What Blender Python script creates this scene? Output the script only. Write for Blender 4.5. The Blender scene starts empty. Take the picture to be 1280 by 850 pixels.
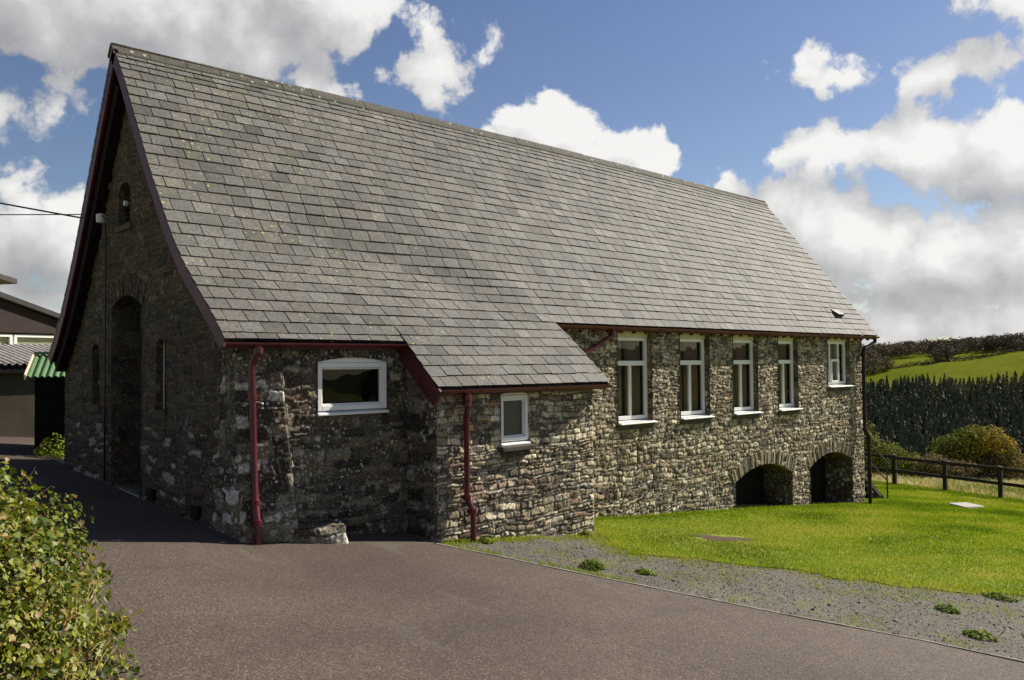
import bpy, bmesh, math, random
import numpy as np
from mathutils import Vector, Matrix
R_ = math.radians
sc = bpy.context.scene
COL = sc.collection
random.seed(7)

# ------------------------------------------------------------------ camera
FPX, YAW, PITCH, ROLL, EYE = 1059.0, R_(46.404), math.atan(30.44 / 1059.0), 0.00895, 1.7
Fh = Vector((math.cos(YAW), math.sin(YAW), 0))
Rh = Vector((math.sin(YAW), -math.cos(YAW), 0))
fw = Fh * math.cos(PITCH) + Vector((0, 0, math.sin(PITCH)))
up0 = -Fh * math.sin(PITCH) + Vector((0, 0, math.cos(PITCH)))
cr, sr = math.cos(ROLL), math.sin(ROLL)
cright = Rh * cr - up0 * sr
cup = Rh * sr + up0 * cr
cd = bpy.data.cameras.new('camera')
cd.sensor_width = 36.0
cd.lens = FPX / 1280 * 36
cd.clip_start = 0.1
cd.clip_end = 5000
cam = bpy.data.objects.new('camera', cd)
COL.objects.link(cam)
M3 = Matrix((cright, cup, -fw)).transposed()
cam.matrix_world = Matrix.Translation((0, 0, EYE)) @ M3.to_4x4()
sc.camera = cam

# ------------------------------------------------------------------ light
SUN = Vector((1.40, -0.32, 1.0)).normalized()          # towards the sun
sd = bpy.data.lights.new('sun', 'SUN')
sd.energy = 5.0
sd.angle = R_(0.5)
sd.color = (1.0, 0.93, 0.82)
so = bpy.data.objects.new('sun', sd)
so.rotation_euler = (-SUN).to_track_quat('-Z', 'Y').to_euler()
so.location = SUN * 50
COL.objects.link(so)

w = bpy.data.worlds.new('World')
sc.world = w
w.use_nodes = True
wt = w.node_tree
for n in list(wt.nodes):
    wt.nodes.remove(n)
sc.view_settings.view_transform = 'Standard'
sc.view_settings.look = 'None'
sc.view_settings.exposure = 0.85
sc.view_settings.gamma = 1.0
sc.view_settings.use_curve_mapping = False
sc.cycles.max_bounces = 6
sc.cycles.transparent_max_bounces = 12


class NT:
    """small node-building helper"""
    def __init__(self, tree):
        self.t = tree
    def n(self, typ, **kw):
        nd = self.t.nodes.new(typ)
        for k, v in kw.items():
            setattr(nd, k, v)
        return nd
    def put(self, nd, key, v):
        s = nd.inputs[key]
        if isinstance(v, bpy.types.NodeSocket):
            self.t.links.new(v, s)
        elif v is not None:
            s.default_value = v
    def math(self, op, a, b=None, c=None, clamp=False):
        nd = self.n('ShaderNodeMath', operation=op, use_clamp=clamp)
        self.put(nd, 0, a)
        if b is not None: self.put(nd, 1, b)
        if c is not None: self.put(nd, 2, c)
        return nd.outputs[0]
    def vm(self, op, a, b=None, c=None):
        nd = self.n('ShaderNodeVectorMath', operation=op)
        self.put(nd, 0, a)
        if b is not None: self.put(nd, 1, b)
        if c is not None: self.put(nd, 2, c)
        return nd.outputs['Value'] if op in ('LENGTH', 'DOT_PRODUCT', 'DISTANCE') else nd.outputs[0]
    def noise(self, vec, scale, detail=4, rough=0.55, dist=0.0):
        nd = self.n('ShaderNodeTexNoise')
        if vec is not None: self.put(nd, 'Vector', vec)
        self.put(nd, 'Scale', scale); self.put(nd, 'Detail', detail)
        self.put(nd, 'Roughness', rough); self.put(nd, 'Distortion', dist)
        return nd.outputs['Fac']
    def voro(self, vec, scale, feature='F1', out='Distance', rand=1.0):
        nd = self.n('ShaderNodeTexVoronoi', feature=feature)
        if vec is not None: self.put(nd, 'Vector', vec)
        self.put(nd, 'Scale', scale); self.put(nd, 'Randomness', rand)
        return nd.outputs[out]
    def ramp(self, fac, stops, interp='LINEAR'):
        nd = self.n('ShaderNodeValToRGB')
        e = nd.color_ramp.elements
        nd.color_ramp.interpolation = interp
        while len(e) < len(stops): e.new(0.5)
        for el, (p, c) in zip(e, stops):
            el.position = p
            el.color = (c, c, c, 1) if isinstance(c, (int, float)) else (*c, 1)
        self.put(nd, 0, fac)
        return nd.outputs[0]
    def mix(self, fac, a, b, mode='MIX'):
        nd = self.n('ShaderNodeMix', data_type='RGBA', blend_type=mode)
        self.put(nd, 0, fac)
        for k, v in ((6, a), (7, b)):
            if isinstance(v, tuple) and len(v) == 3: v = (*v, 1)
            self.put(nd, k, v)
        return nd.outputs[2]
    def smooth(self, x, a, b):
        nd = self.n('ShaderNodeMapRange', interpolation_type='SMOOTHSTEP')
        self.put(nd, 0, x); self.put(nd, 1, a); self.put(nd, 2, b)
        return nd.outputs[0]


# ---- sky with clouds (directions only: the clouds belong to the sky, not to the picture)
def pix_dir(px, py):
    d = fw + cright * ((px - 640) / FPX) + cup * ((425 - py) / FPX)
    d.normalize()
    return d


def build_sky():
    g = NT(wt)
    sky = g.n('ShaderNodeTexSky', sky_type='NISHITA')
    sky.sun_disc = False
    sky.sun_elevation = math.asin(SUN.z)
    sky.sun_rotation = math.atan2(SUN.x, SUN.y)
    sky.air_density = 1.0
    sky.dust_density = 0.3
    sky.ozone_density = 1.6
    tc = g.n('ShaderNodeTexCoord')
    D = tc.outputs['Generated']
    # clouds (photo x, y, half width, half height, weight)
    blobs = [(20, -20, 360, 130, 1.6), (200, 20, 290, 115, 1.6), (390, 0, 170, 85, 1.3), (520, 95, 120, 75, .47), (395, 105, 90, 50, .55),
             (60, 100, 190, 75, .55),
             (60, 300, 90, 85, 1.1), (20, 370, 150, 80, .95), (110, 400, 150, 60, .6),
             (680, 168, 95, 60, 1.1), (770, 222, 130, 60, 1.05), (900, 245, 80, 34, .5),
             (1040, 98, 115, 52, .66), (1200, 80, 115, 52, .78), (735, 200, 90, 55, 1.1), (1255, 0, 130, 50, .62), (615, 18, 60, 40, .36),
             (1085, 180, 150, 62, 1.05), (1235, 200, 175, 74, 1.15), (1400, 180, 170, 100, 1.2),
             (1050, 292, 150, 68, 1.1), (1175, 335, 195, 76, 1.2), (975, 262, 90, 50, .7), (1300, 290, 110, 70, 1.0),
             (1200, 412, 340, 50, .9), (1500, 330, 260, 120, 1.2), (-250, 200, 160, 200, 1.0),
             (1700, 60, 200, 90, .9), (-300, -100, 300, 120, .9), (900, -260, 260, 90, .8)]
    greys = [(40, 10, 360, 130, .16), (260, 40, 240, 80, .08), (25, 345, 120, 55, .32), (1185, 368, 190, 24, .3), (1110, 222, 110, 18, .15), (1240, 248, 120, 22, .15), (1180, 300, 220, 60, -.18), (1150, 180, 220, 50, -.15), (60, 250, 40, 40, -.1)]
    cb = []
    for (x, y, a, b, k) in blobs:
        c = pix_dir(x, y)
        az = math.atan2(c.y, c.x); el = math.asin(c.z)
        cb.append((az, el, a / FPX * c.dot(fw), b / FPX * c.dot(fw), k))
    # unseen cloud added behind and above the viewer, to whiten the light in shade
    for (a, e, wa, he, k) in [(-150, 35, 26, 14, 1.0), (150, 30, 24, 12, 1.0), (-100, 25, 20, 9, .9)]:
        cb.append((R_(a), R_(e), R_(wa), R_(he), k))
    gb = []
    for (x, y, a, b, k) in greys:
        c = pix_dir(x, y)
        gb.append((math.atan2(c.y, c.x), math.asin(c.z), a / FPX * c.dot(fw), b / FPX * c.dot(fw), k))
    sep = g.n('ShaderNodeSeparateXYZ'); g.put(sep, 0, D)
    az = g.math('ARCTAN2', sep.outputs[1], sep.outputs[0])
    el = g.math('ARCSINE', sep.outputs[2])

    def density(daz, de, detail):
        com = g.n('ShaderNodeCombineXYZ')
        g.put(com, 0, g.math('ADD', az, daz) if daz else az); g.put(com, 1, g.math('ADD', el, de) if de else el)
        P = com.outputs[0]
        nz = g.noise(P, 7.0, 3, .5)
        # billow: warp the outline at two sizes
        nb = g.noise(P, 13.0, detail, .6, .15)
        vb = g.voro(g.vm('ADD', P, g.vm('SCALE', None)) if False else P, 26.0, 'SMOOTH_F1')
        acc = None
        for (a, e, wa, he, k) in cb:
            s = g.vm('MULTIPLY_ADD', P, (1 / wa, 1 / he, 0), (-a / wa, -e / he, 0))
            l = g.vm('LENGTH', s)
            v = g.math('MULTIPLY_ADD', l, -k, k)
            acc = v if acc is None else g.math('SMOOTH_MAX', acc, v, .25)
        t = g.math('MULTIPLY_ADD', g.math('SUBTRACT', nb, .5), 2.4, acc)
        t = g.math('MULTIPLY_ADD', g.math('SUBTRACT', nz, .5), .9, t)
        t = g.math('MULTIPLY_ADD', g.math('SUBTRACT', .35, vb), .6, t)
        return t
    d0 = density(0, 0, 9)
    d1 = density(-.035, .04, 4)
    alpha = g.smooth(d0, .16, .42)
    # thick parts away from the sun go grey, rims towards it white
    lit = g.math('SUBTRACT', d0, d1)
    lit = g.math('MULTIPLY_ADD', lit, .55, .62)
    lit = g.math('MULTIPLY_ADD', g.math('SUBTRACT', g.noise(D, 5.5, 5, .6), .5), .6, lit)
    thick = g.smooth(d0, .5, 1.7)
    lit = g.math('SUBTRACT', lit, g.math('MULTIPLY', thick, .22), clamp=True)
    com = g.n('ShaderNodeCombineXYZ'); g.put(com, 0, az); g.put(com, 1, el)
    for (a, e, wa, he, k) in gb:
        l = g.vm('LENGTH', g.vm('MULTIPLY_ADD', com.outputs[0], (1 / wa, 1 / he, 0), (-a / wa, -e / he, 0)))
        lit = g.math('MULTIPLY_ADD', g.smooth(l, 1.2, 0), -k, lit, clamp=True)
    ccol = g.ramp(lit, [(0.0, (4.4, 4.45, 4.6)), (.40, (6.2, 6.2, 6.3)), (.70, (8.3, 8.25, 8.2)), (1.0, (10.9, 10.75, 10.4))])
    # the photographed sky is a deep polarised blue
    hs = g.n('ShaderNodeHueSaturation')
    g.put(hs, 'Color', sky.outputs[0]); g.put(hs, 'Saturation', 1.06); g.put(hs, 'Hue', .513); g.put(hs, 'Value', SKY_GAIN)
    col = g.mix(g.math('MULTIPLY', alpha, .96), hs.outputs[0], ccol)
    bg = g.n('ShaderNodeBackground')
    g.put(bg, 0, col); g.put(bg, 1, SKY_STRENGTH)
    out = g.n('ShaderNodeOutputWorld')
    wt.links.new(bg.outputs[0], out.inputs[0])


SKY_STRENGTH = 0.048
SKY_GAIN = 1.05
build_sky()

# ------------------------------------------------------------------ object helpers
def tag(o, label=None, cat=None, group=None, kind=None):
    if label: o['label'] = label
    if cat: o['category'] = cat
    if group: o['group'] = group
    if kind: o['kind'] = kind
    return o


def empty(name, loc, label, cat, group=None):
    o = bpy.data.objects.new(name, None)
    o.empty_display_size = .2
    o.location = loc
    COL.objects.link(o)
    return tag(o, label, cat, group)


def copy_tree(o, parent=None):
    c = o.copy()
    COL.objects.link(c)
    if parent is not None:
        c.parent = parent
    for ch in list(o.children):
        copy_tree(ch, c)
    return c


class MB:
    """collects faces; build() links them as one mesh object"""
    def __init__(self):
        self.v = []; self.f = []; self.c = []; self.hascol = False
    def add(self, vs, fs, col=None):
        b = len(self.v)
        self.v += [tuple(p) for p in vs]
        self.f += [tuple(i + b for i in f) for f in fs]
        if col is None:
            self.c += [(.5, .5, .5)] * len(vs)
        else:
            self.hascol = True
            self.c += (list(col) if isinstance(col, list) else [col] * len(vs))
        return self
    def box(self, x0, x1, y0, y1, z0, z1, col=None):
        vs = [(x0, y0, z0), (x1, y0, z0), (x1, y1, z0), (x0, y1, z0), (x0, y0, z1), (x1, y0, z1), (x1, y1, z1), (x0, y1, z1)]
        return self.hexa(vs, col)
    def hexa(self, vs, col=None):
        return self.add(vs, [(0, 3, 2, 1), (4, 5, 6, 7), (0, 1, 5, 4), (1, 2, 6, 5), (2, 3, 7, 6), (3, 0, 4, 7)], col)
    def tube(self, pts, r, n=10, cap=True, col=None):
        pts = [Vector(p) for p in pts]
        rr = r if isinstance(r, (list, tuple)) else [r] * len(pts)
        vs = []; fs = []
        for i, p in enumerate(pts):
            if i == 0: t = pts[1] - p
            elif i == len(pts) - 1: t = p - pts[i - 1]
            else: t = (pts[i + 1] - p).normalized() + (p - pts[i - 1]).normalized()
            t.normalize()
            a = t.orthogonal() if i == 0 else (a - t * a.dot(t))
            a.normalize(); b = t.cross(a)
            for k in range(n):
                th = 2 * math.pi * k / n
                vs.append(p + (a * math.cos(th) + b * math.sin(th)) * rr[i])
        for i in range(len(pts) - 1):
            for k in range(n):
                fs.append((i * n + k, i * n + (k + 1) % n, (i + 1) * n + (k + 1) % n, (i + 1) * n + k))
        if cap:
            fs.append(tuple(range(n))[::-1]); fs.append(tuple((len(pts) - 1) * n + k for k in range(n)))
        return self.add(vs, fs, col)
    def prism(self, poly, d, col=None):
        """poly: list of 3D points (flat), extruded by the vector d"""
        n = len(poly); d = Vector(d)
        vs = [Vector(p) for p in poly] + [Vector(p) + d for p in poly]
        fs = [tuple(range(n)), tuple(range(2 * n - 1, n - 1, -1))]
        for i in range(n):
            j = (i + 1) % n
            fs.append((i, i + n, j + n, j))
        return self.add(vs, fs, col)
    def build(self, name, mat, parent=None, smooth=False, fixn=True):
        me = bpy.data.meshes.new(name)
        me.from_pydata(self.v, [], self.f)
        if self.hascol:
            ca = me.color_attributes.new('tone', 'FLOAT_COLOR', 'POINT')
            arr = np.ones((len(self.v), 4), np.float32); arr[:, :3] = np.array(self.c, np.float32)
            ca.data.foreach_set('color', arr.ravel())
        if fixn:
            bm = bmesh.new(); bm.from_mesh(me)
            bmesh.ops.recalc_face_normals(bm, faces=bm.faces)
            bm.to_mesh(me); bm.free()
        if smooth:
            me.polygons.foreach_set('use_smooth', [True] * len(me.polygons))
            if smooth == 'auto':
                pass
        me.materials.append(mat)
        o = bpy.data.objects.new(name, me)
        COL.objects.link(o)
        if parent is not None:
            o.parent = parent
            o.matrix_parent_inverse = Matrix.Translation(parent_world(parent)).inverted()
        return o


def parent_world(p):
    t = Vector((0, 0, 0))
    q = p
    if p.type == 'MESH' and p.parent is not None: return t    # parts already sit at the world's origin
    while q is not None:
        if q.type == 'EMPTY': t += Vector(q.location)
        q = q.parent
    return t


def np_mesh(name, V, Fq, mat, col=None, parent=None, smooth=False, tri=False):
    """V (n,3), Fq (m,4) or (m,3) arrays"""
    me = bpy.data.meshes.new(name)
    k = Fq.shape[1]
    me.vertices.add(len(V)); me.vertices.foreach_set('co', V.astype(np.float32).ravel())
    me.loops.add(Fq.size); me.loops.foreach_set('vertex_index', Fq.astype(np.int32).ravel())
    me.polygons.add(len(Fq))
    me.polygons.foreach_set('loop_start', (np.arange(len(Fq)) * k).astype(np.int32))
    me.polygons.foreach_set('loop_total', np.full(len(Fq), k, np.int32))
    me.update(calc_edges=True)
    if smooth: me.polygons.foreach_set('use_smooth', np.ones(len(Fq), bool))
    if col is not None:
        ca = me.color_attributes.new('tone', 'FLOAT_COLOR', 'POINT')
        arr = np.ones((len(V), 4), np.float32); arr[:, :3] = col
        ca.data.foreach_set('color', arr.ravel())
    me.validate()
    me.materials.append(mat)
    o = bpy.data.objects.new(name, me)
    COL.objects.link(o)
    if parent is not None:
        o.parent = parent
        o.matrix_parent_inverse = Matrix.Translation(parent_world(parent)).inverted()
    return o


# ---- numpy value noise
_rs = np.random.RandomState(5)
_LAT = _rs.rand(256, 256)


def vnoise(x, y):
    xi = np.floor(x).astype(int); yi = np.floor(y).astype(int)
    fx = x - xi; fy = y - yi
    fx = fx * fx * (3 - 2 * fx); fy = fy * fy * (3 - 2 * fy)
    a = _LAT[xi & 255, yi & 255]; b = _LAT[(xi + 1) & 255, yi & 255]
    c = _LAT[xi & 255, (yi + 1) & 255]; d = _LAT[(xi + 1) & 255, (yi + 1) & 255]
    return (a * (1 - fx) + b * fx) * (1 - fy) + (c * (1 - fx) + d * fx) * fy


def fbm(x, y, o=4):
    s = 0; a = .5; t = 0
    for i in range(o):
        s = s + a * vnoise(x * 2 ** i + 17.3 * i, y * 2 ** i + 9.1 * i); t += a; a *= .5
    return s / t


def sstep(x, a, b):
    t = np.clip((x - a) / (b - a), 0, 1)
    return t * t * (3 - 2 * t)


# ------------------------------------------------------------------ materials
def mat(name):
    m = bpy.data.materials.new(name); m.use_nodes = True
    g = NT(m.node_tree)
    b = m.node_tree.nodes['Principled BSDF']
    return m, g, b


def bump(g, b, h, strength=.5, dist=.01):
    nd = g.n('ShaderNodeBump')
    g.put(nd, 'Height', h); g.put(nd, 'Strength', strength); g.put(nd, 'Distance', dist)
    g.t.links.new(nd.outputs[0], b.inputs['Normal'])


def objco(g):
    return g.n('ShaderNodeTexCoord').outputs['Object']


def attr(g):
    return g.n('ShaderNodeAttribute', attribute_name='tone').outputs['Color']


def m_stone(name, lichen=1.0, gain=1.0):
    m, g, b = mat(name)
    P = objco(g)
    c = attr(g)
    n1 = g.noise(P, 38, 6, .65)
    c = g.mix(1, c, g.ramp(n1, [(.3, .35), (.5, .95), (.68, 1.8)]), 'MULTIPLY')
    n2 = g.noise(P, 9, 4, .6)
    c = g.mix(g.smooth(n2, .55, .75), c, (.05, .048, .04))
    # pale crustose lichen in round patches, gathered in drifts
    big = g.smooth(g.noise(P, 1.7, 3, .6), .47, .66)
    v = g.voro(P, 8.5)
    spot = g.math('MULTIPLY', g.math('SUBTRACT', 1, g.smooth(v, .24, .36)), big)
    v2 = g.voro(P, 19)
    spot2 = g.math('MULTIPLY', g.math('SUBTRACT', 1, g.smooth(v2, .2, .34)), g.smooth(g.noise(P, 3.1, 2), .45, .6))
    fl = g.math('MULTIPLY', g.smooth(g.noise(P, 52, 3, .7), .58, .66), g.smooth(g.noise(P, 4.5, 3), .42, .6))
    c = g.mix(g.math('MULTIPLY', fl, .7 * lichen), c, (.56, .54, .48))
    k = g.math('MULTIPLY', g.math('MAXIMUM', spot, spot2), g.math('MULTIPLY', g.ramp(n1, [(.35, .3), (.6, 1)]), lichen), clamp=True)
    c = g.mix(k, c, (.52 , .5, .43))
    c = g.mix(1, c, (gain, gain, gain), 'MULTIPLY')
    g.put(b, 'Base Color', c); g.put(b, 'Roughness', .93)
    g.put(b, 'Specular IOR Level', .2)
    bump(g, b, n1, .6, .012)
    return m


def m_plain(name, col, rough=.5, spec=.5, var=.15, scale=8, bmp=0.0, metal=0.0):
    m, g, b = mat(name)
    P = objco(g)
    n = g.noise(P, scale, 5, .6)
    lo = tuple(x * (1 - var) for x in col); hi = tuple(min(1, x * (1 + var)) for x in col)
    g.put(b, 'Base Color', g.ramp(n, [(.3, lo), (.7, hi)]))
    g.put(b, 'Roughness', rough); g.put(b, 'Specular IOR Level', spec); g.put(b, 'Metallic', metal)
    if bmp: bump(g, b, g.noise(P, scale * 6, 4), bmp, .004)
    return m


MS = m_stone('rubble_stone', 1.0)
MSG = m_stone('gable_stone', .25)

# slate
def m_slate():
    m, g, b = mat('slate')
    P = objco(g)
    c = attr(g)
    n1 = g.noise(P, 30, 6, .8)
    c = g.mix(1, c, g.ramp(n1, [(.3, .3), (.48, 1.0), (.68, 1.65)]), 'MULTIPLY')
    n0 = g.noise(P, 1.1, 4, .6)
    c = g.mix(1, c, g.ramp(n0, [(.3, (.78, .78, .76)), (.7, (1.18, 1.16, 1.11))]), 'MULTIPLY')
    # dark pits
    v = g.voro(P, 26)
    pits = g.math('MULTIPLY', g.math('SUBTRACT', 1, g.smooth(v, .13, .26)), g.smooth(g.noise(P, 2.3, 3), .44, .58))
    c = g.mix(g.math('MULTIPLY', pits, .6), c, (.05, .05, .04))
    # yellow lichen, thicker at the old near end
    sx = g.n('ShaderNodeSeparateXYZ'); g.put(sx, 0, P)
    near = g.math('SUBTRACT', 1, g.smooth(sx.outputs[0], 4.0, 10.5))
    v2 = g.voro(P, 11.5)
    ly = g.math('MULTIPLY', g.math('SUBTRACT', 1, g.smooth(v2, .13, .24)), g.smooth(g.noise(P, 1.4, 3), .44, .56))
    ly = g.math('MULTIPLY', ly, g.math('MULTIPLY', near, g.smooth(g.noise(P, 26, 3), .35, .6)))
    c = g.mix(g.math('MULTIPLY', ly, .85), c, (.46, .42, .11))
    # grey-green film
    gf = g.math('MULTIPLY', g.smooth(g.noise(P, 2.6, 5, .65), .5, .68), .55)
    c = g.mix(g.math('MULTIPLY', gf, near), c, (.135, .125, .08))
    g.put(b, 'Base Color', c)
    g.put(b, 'Roughness', g.ramp(n1, [(.3, .68), (.7, .85)]))
    g.put(b, 'Specular IOR Level', .25)
    bump(g, b, n1, .35, .006)
    return m


M_SLATE = m_slate()
M_MAROON = m_plain('maroon_paint', (.082, .006, .013), .32, .5, .25, 5)
M_BARGE = m_plain('bargeboard_paint', (.075, .014, .017), .5, .4, .4, 6, .3)
M_WHITE = m_plain('white_frame', (.78, .78, .76), .3, .5, .05, 3)
M_CREAM = m_plain('cream_board', (.62, .58, .36), .55, .4, .12, 6, .15)
M_SILL = m_plain('sill_stone', (.075, .064, .048), .9, .2, .5, 12, .6)
M_SILLW = m_plain('sill_white', (.68, .67, .63), .5, .4, .2, 7, .2)
M_DARK = m_plain('dark_timber', (.009, .007, .006), .8, .2, .4, 9, .4)
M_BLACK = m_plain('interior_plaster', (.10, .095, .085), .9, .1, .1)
M_FLOOR = m_plain('floor_board', (.12, .08, .05), .6, .3, .2)
M_CURT = m_plain('curtain_cloth', (.40, .33, .265), .9, .1, .2, 12)
M_CURT2 = m_plain('blind_cloth', (.34, .22, .165), .9, .1, .2, 12)
M_CONC = m_plain('concrete', (.36, .34, .3), .9, .2, .25, 20, .5)
M_KERB = m_plain('kerb_concrete', (.2, .175, .14), .9, .2, .4, 9, .5)
M_SLAB = m_plain('slab', (.33, .30, .275), .9, .2, .25, 10, .5)
M_STRIP = m_plain('concrete_strip', (.26, .25, .225), .9, .2, .25, 9, .5)
M_LEAD = m_plain('lead', (.05, .05, .05), .6, .4, .2)
M_RIDGE = None
M_WIRE = m_plain('black_cable', (.012, .012, .012), .5, .4, .1)
M_LAMP = m_plain('lamp_enamel', (.5, .5, .48), .4, .4, .1)
M_FENCE = m_plain('fence_timber', (.022, .018, .014), .85, .2, .4, 7, .5)
M_SOFFIT = m_plain('shade_toned_soffit', (.014, .007, .008), .8, .1, .3, 6)
M_DARKPIPE = m_plain('dark_maroon_paint', (.025, .006, .010), .6, .3, .3, 5)  # a darker maroon, used on the far downpipe
M_IRON = m_plain('iron_rail', (.02, .02, .022), .5, .5, .2)
M_BARK = m_plain('bark', (.07, .05, .035), .9, .2, .4, 14, .6)
M_SHED = m_plain('black_boarding', (.010, .008, .007), .9, .1, .4, 9, .2)
M_RENDER = m_plain('shed_render', (.07, .06, .045), .95, .1, .25, 1.8, .4)
M_CORR = m_plain('corrugated_sheet', (.48, .43, .37), .8, .2, .3, 3)
M_GREENR = m_plain('green_sheet', (.075, .15, .058), .5, .4, .25, 4)
M_BROWNB = m_plain('brown_boarding', (.024, .012, .009), .7, .3, .25, 5)
M_CREAMW = m_plain('cream_render', (.62, .55, .4), .9, .2, .08, 2)
M_TILE = m_plain('dark_tile', (.045, .04, .04), .8, .3, .3, 6)


def m_ridge():
    m, g, b = mat('ridge_tile')
    P = objco(g)
    n = g.noise(P, 20, 5, .65)
    c = g.ramp(n, [(.3, (.04, .036, .028)), (.6, (.085, .076, .058)), (.8, (.15, .138, .105))])
    v = g.voro(P, 7)
    c = g.mix(g.math('MULTIPLY', g.math('SUBTRACT', 1, g.smooth(v, .1, .2)), .8), c, (.45, .43, .33))
    g.put(b, 'Base Color', c); g.put(b, 'Roughness', .9)
    bump(g, b, n, .5, .01)
    return m


M_RIDGE = m_ridge()


def m_glass():
    m, g, b = mat('window_glass')
    t = m.node_tree
    tr = g.n('ShaderNodeBsdfTransparent'); g.put(tr, 0, (.8, .82, .8, 1))
    gl = g.n('ShaderNodeBsdfGlossy'); g.put(gl, 'Roughness', .015); g.put(gl, 'Color', (.95, .97, 1, 1))
    nz = g.noise(objco(g), 1.6, 2)
    nd = g.n('ShaderNodeBump'); g.put(nd, 'Height', nz); g.put(nd, 'Strength', .05); g.put(nd, 'Distance', .05)
    t.links.new(nd.outputs[0], gl.inputs['Normal'])
    fr = g.n('ShaderNodeFresnel'); g.put(fr, 0, 1.42)
    geo = g.n('ShaderNodeNewGeometry')
    fac = g.math('MULTIPLY', fr.outputs[0], g.math('SUBTRACT', 1, geo.outputs['Backfacing']))
    mx = g.n('ShaderNodeMixShader')
    t.links.new(fac, mx.inputs[0]); t.links.new(tr.outputs[0], mx.inputs[1]); t.links.new(gl.outputs[0], mx.inputs[2])
    t.links.new(mx.outputs[0], t.nodes['Material Output'].inputs[0])
    return m


M_GLASS = m_glass()


def m_tarmac():
    m, g, b = mat('tarmac')
    P = objco(g)
    n = g.noise(P, 130, 3, .7)
    v = g.voro(P, 115, out='Color')
    bw = g.n('ShaderNodeRGBToBW'); g.put(bw, 0, v)
    c = g.ramp(bw.outputs[0], [(.1, (.05, .038, .030)), (.5, (.10, .076, .059)), (.78, (.155, .12, .095)), (.93, (.27, .225, .185))])
    big = g.noise(P, .55, 5, .6)
    c = g.mix(1, c, g.ramp(big, [(.32, (.52, .48, .45)), (.68, (.86, .84, .82))]), 'MULTIPLY')
    st = g.noise(g.vm('MULTIPLY', P, (.35, 2.2, 1)), 1.1, 4, .6)
    c = g.mix(g.math('MULTIPLY', g.smooth(st, .52, .72), .45), c, (.05, .036, .03))
    st2 = g.noise(g.vm('MULTIPLY', P, (2.2, .6, 1)), 1.5, 4, .6)
    c = g.mix(g.math('MULTIPLY', g.smooth(st2, .58, .75), .3), c, (.14, .125, .11))
    g.put(b, 'Base Color', c); g.put(b, 'Roughness', .85); g.put(b, 'Specular IOR Level', .3)
    bump(g, b, g.math('ADD', bw.outputs[0], n), .7, .004)
    return m


M_TARMAC = m_tarmac()


def m_gravel():
    m, g, b = mat('gravel')
    P = objco(g)
    v = g.voro(P, 55, out='Color'); d = g.voro(P, 55)
    bw = g.n('ShaderNodeRGBToBW'); g.put(bw, 0, v)
    c = g.ramp(bw.outputs[0], [(.1, (.04, .034, .025)), (.5, (.092, .080, .059)), (.85, (.148, .13, .098)), (.96, (.28, .255, .2))])
    big = g.noise(P, 1.3, 5, .65)
    c = g.mix(1, c, g.ramp(big, [(.3, .62), (.7, 1.02)]), 'MULTIPLY')
    # thin moss and soil
    ms = g.noise(P, 3.2, 6, .7)
    c = g.mix(g.math('MULTIPLY', g.smooth(ms, .5, .68), .75), c, (.115, .11, .028))
    ms2 = g.noise(P, 2.1, 6, .7)
    c = g.mix(g.math('MULTIPLY', g.smooth(ms2, .54, .7), .65), c, (.085, .06, .036))
    g.put(b, 'Base Color', c); g.put(b, 'Roughness', .95)
    bump(g, b, g.math('SUBTRACT', 1, d), .9, .012)
    return m


M_GRAVEL = m_gravel()


def m_lawn():
    m, g, b = mat('lawn')
    P = objco(g)
    n = g.noise(P, 60, 4, .7)
    c = g.ramp(n, [(.25, (.10, .135, .01)), (.5, (.18, .22, .016)), (.75, (.27, .29, .03))])
    big = g.noise(P, .8, 5, .6)
    c = g.mix(g.smooth(big, .42, .7), c, g.ramp(n, [(.25, (.14, .15, .018)), (.75, (.33, .31, .05))]))
    d = g.noise(P, 2.2, 5, .65)
    c = g.mix(g.math('MULTIPLY', g.smooth(d, .62, .78), .6), c, (.15, .12, .045))
    g.put(b, 'Base Color', c); g.put(b, 'Roughness', .9); g.put(b, 'Specular IOR Level', .15)
    bump(g, b, n, .8, .03)
    return m


M_LAWN = m_lawn()


def m_leaf(name, cols, trans=.35, rough=.55, spec=.3):
    """foliage: colour from the tone attribute (r = 0..1 across cols)"""
    m, g, b = mat(name)
    t = m.node_tree
    a = g.n('ShaderNodeAttribute', attribute_name='tone')
    sp = g.n('ShaderNodeSeparateColor'); g.put(sp, 0, a.outputs['Color'])
    n = len(cols)
    c = g.ramp(sp.outputs[0], [(i / (n - 1), cc) for i, cc in enumerate(cols)])
    c = g.mix(1, c, g.ramp(g.noise(objco(g), 30, 3), [(.3, .8), (.7, 1.2)]), 'MULTIPLY')
    g.put(b, 'Base Color', c); g.put(b, 'Roughness', rough); g.put(b, 'Specular IOR Level', spec)
    if trans > 0:
        tl = g.n('ShaderNodeBsdfTranslucent'); t.links.new(c, tl.inputs[0])
        mx = g.n('ShaderNodeMixShader'); g.put(mx, 0, trans)
        t.links.new(b.outputs[0], mx.inputs[1]); t.links.new(tl.outputs[0], mx.inputs[2])
        t.links.new(mx.outputs[0], t.nodes['Material Output'].inputs[0])
    return m


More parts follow.
